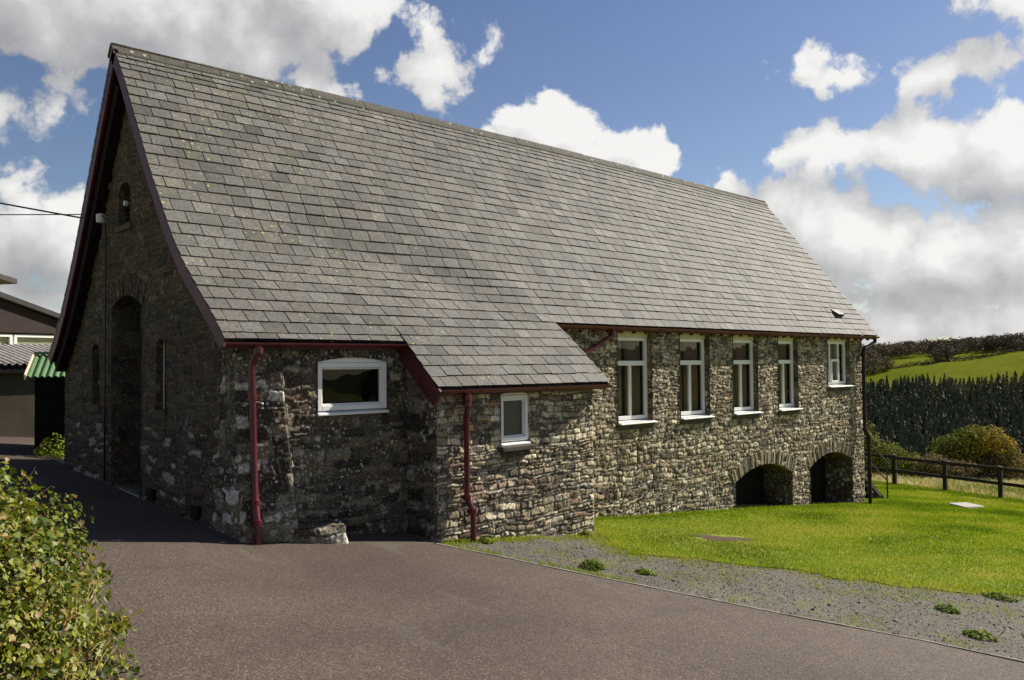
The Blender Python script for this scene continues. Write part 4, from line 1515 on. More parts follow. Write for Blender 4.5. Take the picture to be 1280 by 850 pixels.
mb = MB(); mb.hexa([(2.25, 37.4, 5.95), (8.6, 37.4, 5.05), (8.6, 46.5, 5.05), (2.25, 46.5, 5.95), (2.25, 37.4, 6.15), (8.6, 37.4, 5.25), (8.6, 46.5, 5.25), (2.25, 46.5, 6.15)]); mb.build('roof', M_TILE, S4)
Wf = MB(); bars_frame(Wf, 7.35, 7.95, 3.6, 4.9, 37.93, 37.99, .08, .08, .08, .08); f_ = Wf.build('window', M_WHITE, S4)
MB().box(7.41, 7.89, 37.965, 37.975, 3.66, 4.84).build('pane', M_GLASS, f_)
S4.rotation_euler.z = R_(35)
S3.rotation_euler.z = R_(18)

# ------------------------------------------------------------------ fence, steps, slab on the right
FN = empty('timber_fence', (26.8, 8, -2.2), 'dark post and two-rail timber fence between lawn and meadow', 'fence')
FL = [(25.2, 14.6), (25.45, 13.3), (25.8, 12.0), (26.18, 10.72), (26.6, 9.42), (26.86, 8.02), (27.05, 6.65), (27.2, 5.3), (27.35, 3.9), (27.5, 2.5), (27.6, 1.1), (27.7, -.3), (27.75, -1.7)]
rf = random.Random(5)
for i, (x, y) in enumerate(FL):
    z = gzf(x, y)
    mb = MB(); t = rf.uniform(-.012, .012)
    mb.hexa([(x - .055, y - .055, z - .1), (x + .055, y - .055, z - .1), (x + .055, y + .055, z - .1), (x - .055, y + .055, z - .1),
             (x - .055 + t, y - .055, z + .93), (x + .055 + t, y - .055, z + .93), (x + .055 + t, y + .055, z + .96), (x - .055 + t, y + .055, z + .96)])
    bevel(mb.build('post', M_FENCE, FN), .008)
for (a, b) in zip(FL[:-1], FL[1:]):
    za, zb = gzf(*a), gzf(*b)
    for hh in (.88, .47):
        j0, j1 = rf.uniform(-.012, .012), rf.uniform(-.012, .012)
        mb = MB()
        x0, y0, x1, y1 = a[0] - .075, a[1] + .02, b[0] - .075, b[1] + .025
        mb.hexa([(x0 - .02, y0, za + hh - .05 + j0), (x0 + .018, y0, za + hh - .05 + j0), (x1 + .018, y1, zb + hh - .05 + j1), (x1 - .02, y1, zb + hh - .05 + j1),
                 (x0 - .02, y0, za + hh + .045 + j0), (x0 + .018, y0, za + hh + .045 + j0), (x1 + .018, y1, zb + hh + .045 + j1), (x1 - .02, y1, zb + hh + .045 + j1)])
        mb.build('rail', M_FENCE, FN)

# steps up to the far gable with an iron handrail
ST = empty('outside_steps', (19.6, 8.9, -1.5), 'stone steps with thin black iron handrail at the far corner of the hall', 'steps')
zb = gzf(20.3, 8.8)
mb = MB()
for i in range(5):
    mb.box(18.68, 20.35 - .27 * i, 8.75, 9.75, zb - .1 + .17 * i if i else zb - .1, zb + .17 * (i + 1))
mb.build('step', M_SILL, ST)
mb = MB(); mb.hexa([(20.45, 8.66, zb - .02), (20.6, 8.66, zb - .02), (20.6, 8.74, zb - .02), (20.45, 8.74, zb - .02), (18.75, 8.66, zb + 1.05), (18.9, 8.66, zb + 1.12), (18.9, 8.74, zb + 1.12), (18.75, 8.74, zb + 1.05)])
mb.build('stringer', M_SILL, ST)
mb = MB(); mb.tube([(20.62, 8.62, zb - .05), (20.62, 8.62, zb + .83)], .02, 8); mb.tube([(20.74, 8.62, zb + .80), (20.62, 8.62, zb + .86), (18.7, 8.62, zb + 1.95)], .02, 8); mb.tube([(20.62, 8.62, zb + .42), (18.7, 8.62, zb + 1.5)], .016, 8)
mb.build('handrail', M_IRON, ST)

# slab in the lawn
mb = MB()
c = [(21.7, 7.28), (22.75, 7.28), (22.95, 7.72), (21.85, 7.74)]
c = [(21.55, 7.2), (22.72, 7.15), (23.05, 7.68), (21.95, 7.72)]
mb.hexa([(x, y, gzf(x, y) - .05) for x, y in c] + [(x, y, gzf(x, y) + .05) for x, y in c])
o = bevel(mb.build('stone_slab', M_SLAB), .015)
tag(o, 'pale flat stone slab set into the lawn near the fence', 'slab')

# bare soil patch
ps = MB(); n = 28; vs = [(10.15, 6.5, gzf(10.15, 6.5) + .035)]
for i in range(n):
    t = 2 * math.pi * i / n; r = 1 + .25 * math.sin(3 * t + 1) + rf.uniform(-.12, .12)
    x, y = 10.15 + (.36 * math.cos(t) + .12 * math.sin(t)) * r, 6.5 + (-.22 * math.cos(t) + .20 * math.sin(t)) * r
    vs.append((x, y, gzf(x, y) + .018))
ps.add(vs, [(0, 1 + i, 1 + (i + 1) % n) for i in range(n)])
tag(ps.build('soil_patch', m_plain('soil', (.085, .06, .04), .95, .1, .5, 22, .8), smooth=True), kind='structure')


# ------------------------------------------------------------------ vegetation
def blades(name, P, hgt, wid, tone, material, lean=.5, seed=1, label=None):
    """one bent triangle pair per blade; P (n,3)"""
    rs = np.random.RandomState(seed); n = len(P)
    a = rs.uniform(0, 2 * math.pi, n); la = rs.uniform(0, 2 * math.pi, n)
    h = hgt * rs.uniform(.5, 1.25, n); ln = rs.uniform(0, lean, n) * h
    dx = np.cos(a) * wid * .5; dy = np.sin(a) * wid * .5
    z0 = np.zeros(n)
    p0 = P + np.stack([-dx, -dy, z0], -1); p1 = P + np.stack([dx, dy, z0], -1)
    mx = P + np.stack([np.cos(la) * ln * .4, np.sin(la) * ln * .4, h * .6], -1)
    p2 = mx + np.stack([dx * .7, dy * .7, z0], -1); p3 = mx - np.stack([dx * .7, dy * .7, z0], -1)
    tp = P + np.stack([np.cos(la) * ln, np.sin(la) * ln, h], -1)
    V = np.stack([p0, p1, p2, p3, tp], 1).reshape(-1, 3)
    b = np.arange(n)[:, None] * 5
    F3 = np.concatenate([b + np.array([0, 1, 2]), b + np.array([0, 2, 3]), b + np.array([3, 2, 4])], 0)
    col = np.repeat(np.stack([tone, tone, tone], -1), 5, 0)
    o = np_mesh(name, V, F3, material, col)
    return o


def lawn_grass():
    rs = np.random.RandomState(8)
    n = 700000
    x = 7.3 + rs.rand(n) ** 1.45 * 20; y = rs.uniform(-1.5, 12.5, n)
    keep = (x > lawn_edge(x, y) - rs.rand(n) ** 3 * .5) & (x < 26.6) & ~((x < XPR + .02) & (y > YPF - .02)) & ((y < YM - .03) | (x > XM + .1))
    # only what the view can show: right of the line of sight along the kerb and within the frame's right edge
    keep &= (y > x * .16 - 1.6)
    sp = ((x - 10.15) / .5) ** 2 + ((y - 6.5) / .3) ** 2 < 1
    keep &= ~(sp & (rs.rand(n) < .93))
    keep &= ~((x > 21.6) & (x < 22.95) & (y > 7.1) & (y < 7.74))
    x, y = x[keep], y[keep]
    z = gz(x, y) + .008
    tone = np.clip((fbm(x * .55, y * 1.1) - .5) * 1.9 + .5 + .12 * np.sin((y * .8 + x * .25) * 7) * sstep(x, 9, 14) + rs.normal(0, .15, len(x)), 0, 1)
    hg = .022 + .012 * fbm(x * 3, y * 3)
    edge = sstep(x - np.interp(y, LY, LX), 0, .9)
    tone = np.clip(tone + .4 * (1 - edge) * (fbm(x * 3, y * 3) > .45), 0, 1)
    hg = hg * (1.25 - .25 * edge) * (1 + .03 * np.maximum(0, x - 10))
    o = blades('grass', np.stack([x, y, z], -1), hg, .006 + .0011 * np.maximum(x - 8, 0), tone, M_BLADE, .9, 2)
    tag(o, 'short yellow-green mown grass covering the lawn below the hall', 'grass', kind='stuff')


lawn_grass()


def rough_grass():
    """longer tufts: along the foot of the walls, on the gravel's edge and by the fence"""
    rs = np.random.RandomState(9)
    P = []; T = []; Hh = []; Wd = []
    def put(x, y, h, t, wd):
        P.append(np.stack([x, y, gz(x, y)], -1)); Hh.append(h); T.append(t); Wd.append(wd)
    n = 3600                                           # foot of porch wall
    x = rs.uniform(5.85, 8.5, n); y = YPF - .03 - np.abs(rs.normal(0, .10 + .1 * (x - 5.8) / 2.6, n))
    k = (fbm(x * 4, y * 4) > .46)
    put(x[k], y[k], rs.uniform(.012, .04, k.sum()), rs.uniform(.3, 1, k.sum()), np.full(k.sum(), .007))
    n = 46000                                          # ragged moss/grass in the gravel
    x = rs.uniform(5.9, 13, n); y = rs.uniform(.8, 7.2, n)
    d = lawn_edge(x, y) - x
    k = (x > np.interp(y, KY, KX) + .06) & (d > -.1) & (fbm(x * 2.4 + 9, y * 2.4) > .47 + .085 * np.clip(d, 0, 1.6)) & (rs.rand(n) < .75)
    put(x[k], y[k], rs.uniform(.012, .035, k.sum()), rs.uniform(.3, 1, k.sum()), np.full(k.sum(), .008))
    n = 1500                                           # along the kerb
    y = rs.uniform(4.2, 7.2, n); x = np.interp(y, KY, KX) + .06 + np.abs(rs.normal(0, .06, n)); k = fbm(x * 5, y * 5) > .5
    put(x[k], y[k], rs.uniform(.015, .05, k.sum()), rs.uniform(.1, .9, k.sum()), np.full(k.sum(), .007))
    n = 9000                                           # main wall foot
    x = rs.uniform(8.45, 18.6, n); y = YM - .05 - np.abs(rs.normal(0, .05, n))
    put(x, y, rs.uniform(.02, .07, n), rs.uniform(.1, .8, n), np.full(n, .012))
    n = 26000                                          # under the fence
    t = rs.uniform(0, 1, n) * (len(FL) - 1); i = t.astype(int).clip(0, len(FL) - 2); f = t - i
    A = np.array(FL)
    x = A[i, 0] * (1 - f) + A[i + 1, 0] * f + rs.normal(0, .16, n); y = A[i, 1] * (1 - f) + A[i + 1, 1] * f
    put(x, y, rs.uniform(.03, .11, n), rs.uniform(0, .3, n), np.full(n, .014))
    P = np.concatenate(P); o = blades('rough_grass', P, np.concatenate(Hh), np.concatenate(Wd), np.concatenate(T), M_BLADE, 1.0, 3)
    tag(o, 'ragged grass at the wall foot, gravel edge and under the fence', 'grass', kind='stuff')
    n = 78000                                          # meadow
    u = rs.uniform(0, 1, n) ** .8
    x = 27.2 + u * 17; y = rs.uniform(0, 24, n)
    k = (y > x * .08 - 1) & (y < x * .52)
    x, y = x[k], y[k]
    tone = np.clip(fbm(x * .35, y * .9) * 1.3 - .15 + rs.normal(0, .16, len(x)) + .18 * sstep(x, 30, 42), 0, 1)
    o = blades('meadow_grass', np.stack([x, y, gz(x, y) - .03], -1), rs.uniform(.10, .26, len(x)), .03 + 0 * x, tone, M_MEADOW, 1.2, 4)
    tag(o, 'straw and green tufted meadow grass beyond the timber fence', 'grass', kind='stuff')


rough_grass()


def pebbles():
    rs = np.random.RandomState(12)
    n = 9000
    x = rs.uniform(5.9, 13, n); y = rs.uniform(.8, 7.3, n)
    k = (x > np.interp(y, KY, KX) + .07) & (x < np.interp(y, LY, LX) + .1)
    x, y = x[k], y[k]; n = len(x)
    s = rs.uniform(.004, .012, n) * np.where(rs.rand(n) < .03, 2.2, 1)
    base = np.array([(1, 0, 0), (0, 1, 0), (-1, 0, 0), (0, -1, 0), (0, 0, .75), (0, 0, -.4)], float)
    V = base[None] * s[:, None, None] * rs.uniform(.6, 1.3, (n, 6, 1))
    a = rs.uniform(0, 6.28, n); ca, sa = np.cos(a)[:, None], np.sin(a)[:, None]
    V = np.stack([V[..., 0] * ca - V[..., 1] * sa, V[..., 0] * sa + V[..., 1] * ca, V[..., 2]], -1)
    V += np.stack([x, y, gz(x, y) + .006], -1)[:, None]
    F = np.array([(0, 1, 4), (1, 2, 4), (2, 3, 4), (3, 0, 4), (1, 0, 5), (2, 1, 5), (3, 2, 5), (0, 3, 5)])
    FF = (np.arange(n)[:, None, None] * 6 + F[None]).reshape(-1, 3)
    g = rs.choice([.06, .09, .12, .16, .27], n, p=[.25, .3, .25, .14, .06]); col = np.repeat(np.stack([g, g * .97, g * .9], -1), 6, 0)
    m, gg, b = mat('pebble'); gg.put(b, 'Base Color', attr(gg)); gg.put(b, 'Roughness', .9)
    o = np_mesh('gravel_stones', V.reshape(-1, 3), FF, m, col)
    tag(o, 'loose grey gravel stones on the strip beside the tarmac', 'gravel', kind='stuff')


pebbles()


# leaf clouds
def leaf_cloud(name, C, N, size, tone, material, parent=None, seed=1, lobed=False, fold=.35):
    """leaves at C (n,3) facing N (n,3): folded pointed leaves with 6 or 9 vertices"""
    rs = np.random.RandomState(seed); n = len(C)
    N = N / np.linalg.norm(N, axis=1, keepdims=True)
    r = rs.normal(size=(n, 3)); T = np.cross(N, r); T /= np.linalg.norm(T, axis=1, keepdims=True); B = np.cross(N, T)
    if lobed:
        sh = np.array([(0, -.5, 0), (.42, -.42, .5), (.5, .02, .6), (.22, .12, .25), (0, .62, 0), (-.22, .12, .25), (-.5, .02, .6), (-.42, -.42, .5)])
        F = np.array([(0, 1, 3), (1, 2, 3), (0, 3, 4), (0, 4, 5), (0, 5, 7), (5, 6, 7)])
    else:
        sh = np.array([(0, -.5, 0), (.3, -.1, .5), (0, .55, 0), (-.3, -.1, .5)])
        F = np.array([(0, 1, 2), (0, 2, 3)])
    k = len(sh)
    s = size if np.ndim(size) else np.full(n, size)
    fz = fold * rs.uniform(-.3, 1, n)
    V = C[:, None] + s[:, None, None] * (sh[None, :, :1] * T[:, None] + sh[None, :, 1:2] * B[:, None] + (sh[None, :, 2:3] * fz[:, None, None]) * N[:, None])
    FF = (np.arange(n)[:, None, None] * k + F[None]).reshape(-1, 3)
    col = np.repeat(np.stack([tone] * 3, -1), k, 0)
    return np_mesh(name, V.reshape(-1, 3), FF, material, col, parent)


# foreground hedge: a bank of ivy and bramble seen end-on at the lower left
def hedge():
    rs = np.random.RandomState(21)
    H_ = empty('hedge', (0.2, 5.2, .2), 'leafy yellow-green ivy hedge with brown stems at the lower left beside the tarmac', 'hedge')
    # local axes: r = to the right of the view, f = away from the camera
    c0 = np.array([Fh.x, Fh.y]) * 3.6 + np.array([Rh.x, Rh.y]) * (-3.35)
    rx = np.array([Rh.x, Rh.y]); fx = np.array([Fh.x, Fh.y])
    def surf(a, e, lump):
        # superellipsoid shell, lumpy
        l = 1.42 * np.cos(e) * np.cos(a); d = 1.75 * np.cos(e) * np.sin(a); h = 1.30 * np.sin(e)
        return l * lump, d * lump, h * lump
    n = 52000
    a = rs.uniform(-math.pi, math.pi, n); e = np.arcsin(rs.uniform(0.0, 1, n))
    lump = .86 + .28 * fbm(a * 2.2 + 5, e * 3.2 + 2) + .26 * (fbm(a * 9, e * 11) - .5)
    dep = np.where(rs.rand(n) < .42, rs.uniform(.94, 1.04, n), rs.uniform(.74, .97, n))
    l, d, h = surf(a, e, lump * dep)
    xy = c0 + l[:, None] * rx + d[:, None] * fx
    z0 = gz(xy[:, 0], xy[:, 1])
    C = np.concatenate([xy, (z0 + h)[:, None]], 1)
    nl = np.stack([l / 1.42 ** 2, d / 1.75 ** 2, h / 1.36 ** 2], -1)
    N = nl[:, :1] * np.append(rx, 0) + nl[:, 1:2] * np.append(fx, 0) + nl[:, 2:] * np.array([0, 0, 1.0])
    N /= np.linalg.norm(N, axis=1, keepdims=True)
    N = N + rs.normal(0, .62, (n, 3)) + np.array([.15, 0, .25])
    drift = fbm(a * 2.6 + 30, e * 4)
    tone = np.clip(-.02 + drift * .8 + rs.normal(0, .19, n), 0, 1)
    tone = np.where(rs.rand(n) < .09, .97, np.minimum(tone, .86))
    size = rs.uniform(.018, .046, n) * np.where(rs.rand(n) < .07, 1.5, 1)
    leaf_cloud('foliage', C, N, size, tone, M_IVY, H_, 22, True, .75)
    # tangled stems
    mb = MB(); r = random.Random(6)
    for i in range(150):
        a_ = r.uniform(-2.4, 1.6); e_ = r.uniform(.05, 1.3)
        pts = []
        for k in range(6):
            q = r.uniform(.88, 1.0)
            l_, d_, h_ = surf(a_, e_, (.86 + .28 * fbm(np.array(a_ * 2.2 + 5), np.array(e_ * 3.2 + 2))) * q)
            p = c0 + l_ * rx + d_ * fx
            pts.append((p[0], p[1], gzf(p[0], p[1]) + h_))
            a_ += r.uniform(-.12, .12); e_ = min(1.5, max(.0, e_ + r.uniform(-.05, .13)))
        mb.tube(pts, [.006, .0055, .005, .004, .003, .002], 5)
    tag(mb.build('stems', m_plain('hedge_stem', (.16, .095, .06), .8, .2, .4, 30), H_, smooth=True), kind='stuff')
    # dry grass stalks at the foot
    m2 = MB()
    for i in range(160):
        a_ = r.uniform(-1.5, .9); e_ = r.uniform(.02, .4)
        l_, d_, h_ = surf(a_, e_, 1.0)
        p = c0 + l_ * rx + d_ * fx; b0 = Vector((p[0], p[1], gzf(p[0], p[1]) + max(0, h_ - .1)))
        dr = Vector((r.uniform(-.8, .8), r.uniform(-.8, .8), r.uniform(.2, 1))).normalized(); L = r.uniform(.1, .28)
        m2.tube([b0, b0 + dr * L * .5, b0 + dr * L + Vector((0, 0, -.03))], [.0022, .0018, .0008], 4)
    tag(m2.build('dry_stalks', m_plain('straw', (.38, .3, .14), .8, .2, .3, 30), H_), kind='stuff')
    # leafless twigs poking out
    mb = MB()
    for i in range(34):
        a_ = r.uniform(-1.2, 1.3); e_ = r.uniform(.1, 1.3)
        l_, d_, h_ = surf(a_, e_, 1.0)
        p = c0 + l_ * rx + d_ * fx; b0 = Vector((p[0], p[1], gzf(p[0], p[1]) + h_))
        dr = Vector((r.uniform(-.5, .8), r.uniform(-.5, .5), r.uniform(.2, 1))).normalized()
        mb.tube([b0 - dr * .1, b0 + dr * r.uniform(.03, .12), b0 + dr * r.uniform(.12, .2) + Vector((.02, 0, .02))], [.003, .002, .001], 4)
    tag(mb.build('twigs', m_plain('twig', (.2, .13, .07), .8, .2, .3, 30), H_), kind='stuff')
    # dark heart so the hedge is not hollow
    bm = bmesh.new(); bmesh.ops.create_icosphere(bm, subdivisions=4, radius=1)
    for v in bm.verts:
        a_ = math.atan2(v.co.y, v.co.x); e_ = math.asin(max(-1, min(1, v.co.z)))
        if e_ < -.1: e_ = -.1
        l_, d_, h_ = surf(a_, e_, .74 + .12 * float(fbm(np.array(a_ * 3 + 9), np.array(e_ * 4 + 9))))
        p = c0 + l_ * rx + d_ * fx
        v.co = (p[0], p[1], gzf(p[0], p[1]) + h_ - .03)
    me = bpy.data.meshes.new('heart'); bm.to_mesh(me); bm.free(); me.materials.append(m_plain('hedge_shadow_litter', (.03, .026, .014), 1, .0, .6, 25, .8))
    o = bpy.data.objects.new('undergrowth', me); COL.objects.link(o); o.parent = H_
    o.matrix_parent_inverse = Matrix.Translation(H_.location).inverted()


hedge()


# weed clumps
def weed(x, y, rad, h, n, label, seed, pale=0.0, spread=1.0):
    rs = np.random.RandomState(seed)
    a = rs.uniform(0, 6.28, n); r = rad * np.sqrt(rs.rand(n)) * (.55 + 1.1 * fbm(np.cos(a) * 1.6 + seed * 3, np.sin(a) * 1.6 + seed))
    r = np.minimum(r, rad)
    X = x + np.cos(a) * r * spread * .8 + np.sin(a) * r * 0; Y = y + np.sin(a) * r
    hh = h * np.maximum(.08, 1 - (r / rad) ** 2 * .7) * rs.uniform(.2, 1.1, n)
    C = np.stack([X, Y, gz(X, Y) + .005 + hh], -1)
    N = np.stack([np.cos(a) * .5, np.sin(a) * .5, np.ones(n)], -1) + rs.normal(0, .45, (n, 3))
    tone = np.clip(rs.normal(.45 + pale, .22, n), 0, 1)
    o = leaf_cloud('weed_clump', C, N, rs.uniform(.025, .055, n) * (1 if h < .15 else 1.6), tone, M_WEED, None, seed)
    tag(o, label, 'weed', 'weeds growing in the gravel and at the walls')


weed(6.55, 5.72, .14, .09, 260, 'dark green leafy weed on the gravel by the kerb, largest of those below the porch', 1)
weed(6.95, 5.35, .11, .04, 150, 'flat pale green weed on the gravel just in front of the largest weed', 2, .2)
weed(6.35, 7.12, .10, .05, 110, 'small green weed at the foot of the porch wall near the downpipe', 3)
weed(8.12, 7.2, .09, .08, 110, 'green weed at the sunlit corner of the porch wall', 4)
weed(10.1, 3.05, .17, .06, 190, 'dark grassy weed tuft where the lawn meets the gravel at right', 5)
weed(8.75, 3.1, .12, .05, 150, 'isolated green weed tuft in the middle of the gravel', 6)
weed(7.93, 2.55, .13, .06, 170, 'bright green weed tuft on the gravel close to the kerb at lower right', 7, .15)
weed(8.25, 2.2, .07, .03, 70, 'small flat weed on the gravel near the kerb at the right edge', 8, .1)
weed(3.93, 14.35, .34, .34, 420, 'bright green nettle clump in front of the black shed', 9, .35, 1.0)


# bushes beyond the meadow
def bush(x, y, wd, dp, ht, n, size, material, label, name, seed, group=None, tb=0.0, base=0.0):
    rs = np.random.RandomState(seed)
    z = gzf(x, y)
    B_ = empty(name, (x, y, z), label, 'bush', group)
    nb = 9                                             # several uneven lobes
    ctr = np.stack([rs.uniform(-.32, .32, nb) * dp, rs.uniform(-.36, .36, nb) * wd, rs.uniform(.3, .72, nb) * ht], -1)
    rad = rs.uniform(.2, .36, nb)
    pick = rs.randint(0, nb, n)
    d = rs.normal(size=(n, 3)); d /= np.linalg.norm(d, axis=1, keepdims=True)
    rr = rs.uniform(.55, 1.08, n) ** .6
    C = ctr[pick] + d * (rad[pick] * rr)[:, None] * np.array([dp, wd, ht])
    C[:, 2] = np.maximum(C[:, 2], rs.uniform(.0, .15, n) * ht) + base
    C += np.array([x, y, z])
    N = d + rs.normal(0, .5, (n, 3)) + np.array([0, 0, .3])
    tone = np.clip(.3 + .4 * fbm(C[:, 1] * 1.3 + seed, C[:, 2] * 1.3) + rs.normal(0, .17, n) + tb, 0, 1)
    leaf_cloud('foliage', C, N, rs.uniform(.6, 1.3, n) * size, tone, material, B_, seed)
    mb = MB(); r = random.Random(seed)
    for i in range(7):
        c = ctr[i]
        mb.tube([(x + r.uniform(-.02, .02), y + r.uniform(-.02, .02), z - .1), (x + c[0] * .5, y + c[1] * .6, z + c[2] * .5), (x + c[0], y + c[1], z + c[2])], [.05, .03, .012], 5)
    mb.build('stem', M_BARK, B_)


def wpt(px, D):
    """ground point at photo column px, D metres ahead"""
    l = (px - 640) / FPX * D
    p = Fh * D + Rh * l
    return p.x, p.y


GB_ = 'bushes along the far side of the meadow'
specs = [(1186, 39.5, 2.6, 2.2, 2.75, 4200, .15, M_BUSHG, 'dense dark green bush, the tallest in the row beyond the fence', 'bush', 31, 0.0),
         (1222, 38.5, 3.2, 2.4, 2.5, 5200, .14, M_BUSHO, 'orange and yellow autumn bush right of the tall green bush', 'bush', 32, .05),
         (1243, 38.0, 2.0, 1.8, 1.9, 2600, .13, M_BRAMB, 'low brown scrub at the right end of the bush row', 'bush', 33, .1),
         (1090, 40.0, 2.0, 2.0, 2.6, 2800, .14, M_BUSHG, 'olive green bush showing just past the hall corner', 'bush', 34, .1),
         (1118, 38.5, 2.2, 1.8, 1.6, 3000, .13, M_BUSHG, 'low mixed green bush behind the first fence post', 'bush', 35, .05),
         (1148, 38.0, 2.2, 1.8, 1.35, 3000, .12, M_BRAMB, 'low brown bramble between the two green bushes', 'bush', 36, .12),
         (1182, 37.3, 2.8, 1.4, 1.05, 2800, .11, M_BRAMB, 'tangled brown bramble at the foot of the tall green bush', 'bush', 37, .12)]
for (px, D, wd, dp, ht, n, s, m_, lab, nm, sd_, tb) in specs:
    x, y = wpt(px, D)
    bush(x, y, wd, dp, ht, n, s, m_, lab, nm, sd_, GB_, tb)


# conifer plantation on the far slope
def conifers():
    rs = np.random.RandomState(41)
    pts = []
    for u in np.arange(235, 446, 3.6):
        for v in np.arange(-200, 130, 2.6):
            pts.append((u + rs.uniform(-1.6, 1.6), v + rs.uniform(-1.3, 1.3)))
    P = []; Hs = []; Rs = []; T0 = []
    for (u, v) in pts:
        x = u * .943 - v * .334; y = u * .334 + v * .943
        dd = x * Fh.x + y * Fh.y; ll = x * Rh.x + y * Rh.y; px = 640 + FPX * ll / dd
        if px < 1000 or px > 1560: continue                # keep what lies in the view's cone, with margin
        h = rs.uniform(13.5, 17.5) * (.78 + .38 * float(fbm(np.array(x * .05), np.array(y * .05))))
        P.append((x, y, gzf(x, y))); Hs.append(h); Rs.append(h * rs.uniform(.15, .24))
        T0.append(rs.uniform(.75, 1.0) if (u > 405 and v < 5 and rs.rand() < .45) else rs.uniform(.05, .55))
    P = np.array(P); Hs = np.array(Hs); Rs = np.array(Rs); T0 = np.array(T0)
    k = 72; n = len(P)
    q = np.tile((np.arange(k) + .5) / k, (n, 1)) ** .8       # 0 at the foot, 1 at the tip
    ang = rs.uniform(0, 6.28, (n, k)); rad = Rs[:, None] * (1 - q) ** .9 * rs.uniform(.55, 1.25, (n, k)) + .08
    cx = P[:, :1] + np.cos(ang) * rad; cy = P[:, 1:2] + np.sin(ang) * rad; cz = P[:, 2:] + Hs[:, None] * (.08 + .92 * q)
    w_ = rs.uniform(.7, 1.4, (n, k)) * (1.15 - .75 * q); dr = rs.uniform(.4, 1.0, (n, k)) * (1.2 - .7 * q)
    tx, ty = -np.sin(ang) * w_, np.cos(ang) * w_
    a_ = np.stack([cx + tx, cy + ty, cz - dr], -1); b_ = np.stack([cx - tx, cy - ty, cz - dr * rs.uniform(.5, 1.4, (n, k))], -1)
    c_ = np.stack([P[:, :1] + np.cos(ang) * rad * .25, P[:, 1:2] + np.sin(ang) * rad * .25, cz + w_ * 1.3], -1)
    V = np.stack([a_, b_, c_], 2).reshape(-1, 3)
    tone = np.clip(T0[:, None] + rs.normal(0, .1, (n, k)), 0, 1)
    o = np_mesh('conifer_forest', V, np.arange(len(V)).reshape(-1, 3), M_CONIF, np.repeat(np.repeat(tone.reshape(-1), 3)[:, None], 3, 1))
    tag(o, 'dark conifer plantation covering the far valley slope', 'forest', kind='stuff')


conifers()


def crown_quads(rs, x, y, z, r, h, n, size):
    d = rs.normal(size=(n, 3)); d /= np.linalg.norm(d, axis=1, keepdims=True)
    q = rs.uniform(.6, 1.05, n)
    lump = .75 + .5 * fbm(d[:, 0] * 2 + x, d[:, 2] * 2 + d[:, 1] * 2 + y)
    C = np.stack([x + d[:, 0] * r * q * lump, y + d[:, 1] * r * q * lump, z + h * .58 + d[:, 2] * h * .42 * q * lump], -1)
    return C, d + rs.normal(0, .5, (n, 3))


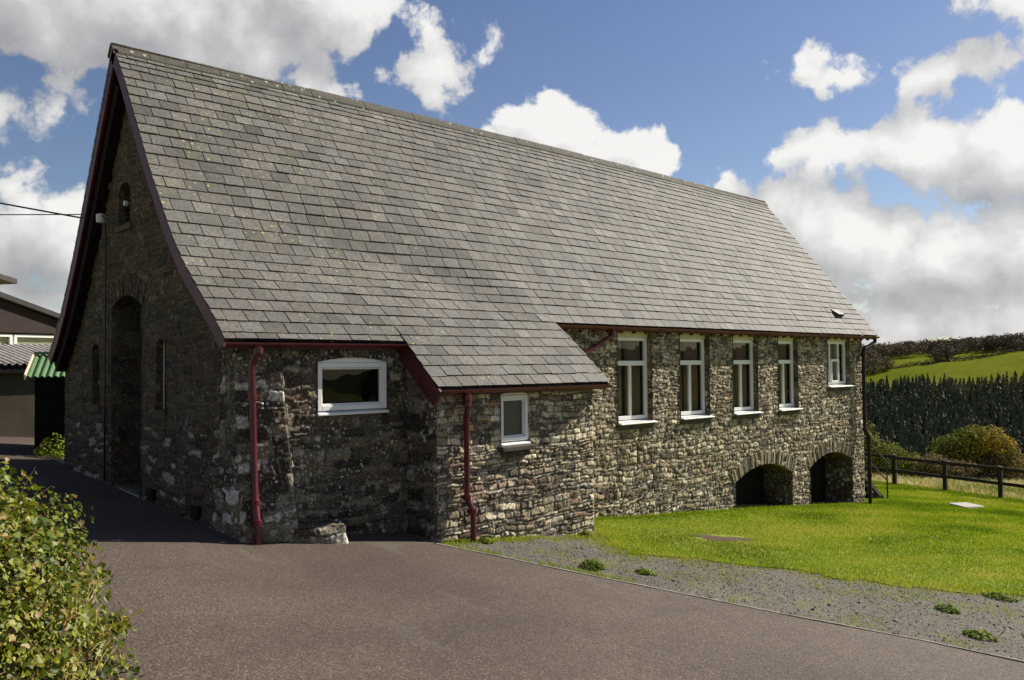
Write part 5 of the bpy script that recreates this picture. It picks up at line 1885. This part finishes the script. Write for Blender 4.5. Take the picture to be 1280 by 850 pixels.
def far_woods():
    rs = np.random.RandomState(51)
    C = []; N = []; T = []; S = []
    def put(u, v, r, h, n, t0, s):
        x = u * .943 - v * .334; y = u * .334 + v * .943
        a, b = crown_quads(rs, x, y, gzf(x, y) - .5, r, h, n, s)
        C.append(a); N.append(b); T.append(np.clip(t0 + rs.normal(0, .16, n), 0, 1)); S.append(rs.uniform(.6, 1.4, n) * s)
    hed = lambda v: 575 + (45 - v) * .75
    for i in range(1300):                                # wood on the hill crest, reaching down to the hedge at the left
        v = rs.uniform(-210, 115); u = rs.uniform(hed(v) + 12, 765) if v > -100 else rs.uniform(690, 765)
        if 2 < v < 38 and hed(v) < u < hed(v) + 52: continue            # a small field lies open here
        if v < -8 and u < 655: continue
        put(u, v, rs.uniform(3, 5.5), rs.uniform(7, 11.5), 110, rs.uniform(.1, .9), 1.3)
    C1 = (np.concatenate(C), np.concatenate(N), np.concatenate(T), np.concatenate(S)); C.clear(); N.clear(); T.clear(); S.clear()
    o = leaf_cloud('woodland', C1[0], C1[1], C1[3], C1[2], M_WOOD, None, 52)
    tag(o, 'bare brown woodland along the crest of the far hill', 'woodland', kind='stuff')
    for v in np.arange(-120, 100, 1.6):                 # hedge bank on the field's upper edge
        u = hed(v) + 4 * math.sin(v * .07) + rs.uniform(-1, 1)
        put(u, v, rs.uniform(1.3, 2.2), rs.uniform(2.2, 3.6), 36, rs.uniform(0, .35), .9)
    C1 = (np.concatenate(C), np.concatenate(N), np.concatenate(T), np.concatenate(S)); C.clear(); N.clear(); T.clear(); S.clear()
    o = leaf_cloud('field_hedgerow', C1[0], C1[1], C1[3], C1[2], M_WOOD, None, 53)
    tag(o, 'dark hedgerow along the top of the far green field', 'hedgerow', kind='stuff')


far_woods()


def far_tree(px, D, r, h, label, seed, t0=.4, cat='tree', nm='tree'):
    rs = np.random.RandomState(seed)
    x, y = wpt(px, D); z = gzf(x, y)
    T_ = empty(nm, (x, y, z), label, cat, 'separate trees on the far hill')
    C, N = crown_quads(rs, x, y, z, r, h, 520, 1.2)
    leaf_cloud('crown', C, N, rs.uniform(.5, 1.2, 520) * 1.2, np.clip(t0 + rs.normal(0, .18, 520), 0, 1), M_WOOD, T_, seed)
    mb = MB(); mb.tube([(x, y, z - 1), (x + .1, y, z + h * .35), (x, y + .2, z + h * .65)], [.45, .3, .12], 7)
    for k in range(4):
        a = k * 1.6; mb.tube([(x, y, z + h * .3), (x + math.cos(a) * r * .6, y + math.sin(a) * r * .6, z + h * .65)], [.2, .05], 5)
    mb.build('trunk', M_BARK, T_)


far_tree(1170, 545, 4.6, 8.5, 'round dark tree on the field hedge above the middle of the far field', 61, .25)
far_tree(1184, 549, 3.8, 8, 'narrower dark tree just right of the round field-hedge tree', 62, .3)
far_tree(1240, 572, 6, 10.5, 'largest dark round tree on the far hill, above the right of the field', 63, .2)
far_tree(1092, 532, 5.5, 10, 'grey-brown leafless tree nearest the hall roof on the far hill', 64, .55)
far_tree(1108, 537, 5.0, 8.5, 'second grey-brown leafless tree from the hall roof on the far hill', 65, .6)
far_tree(1268, 582, 5.5, 10.5, 'reddish brown tree at the right edge of the far hill', 66, .75)

# empties get no render; make sure everything has been updated
bpy.context.view_layer.update()
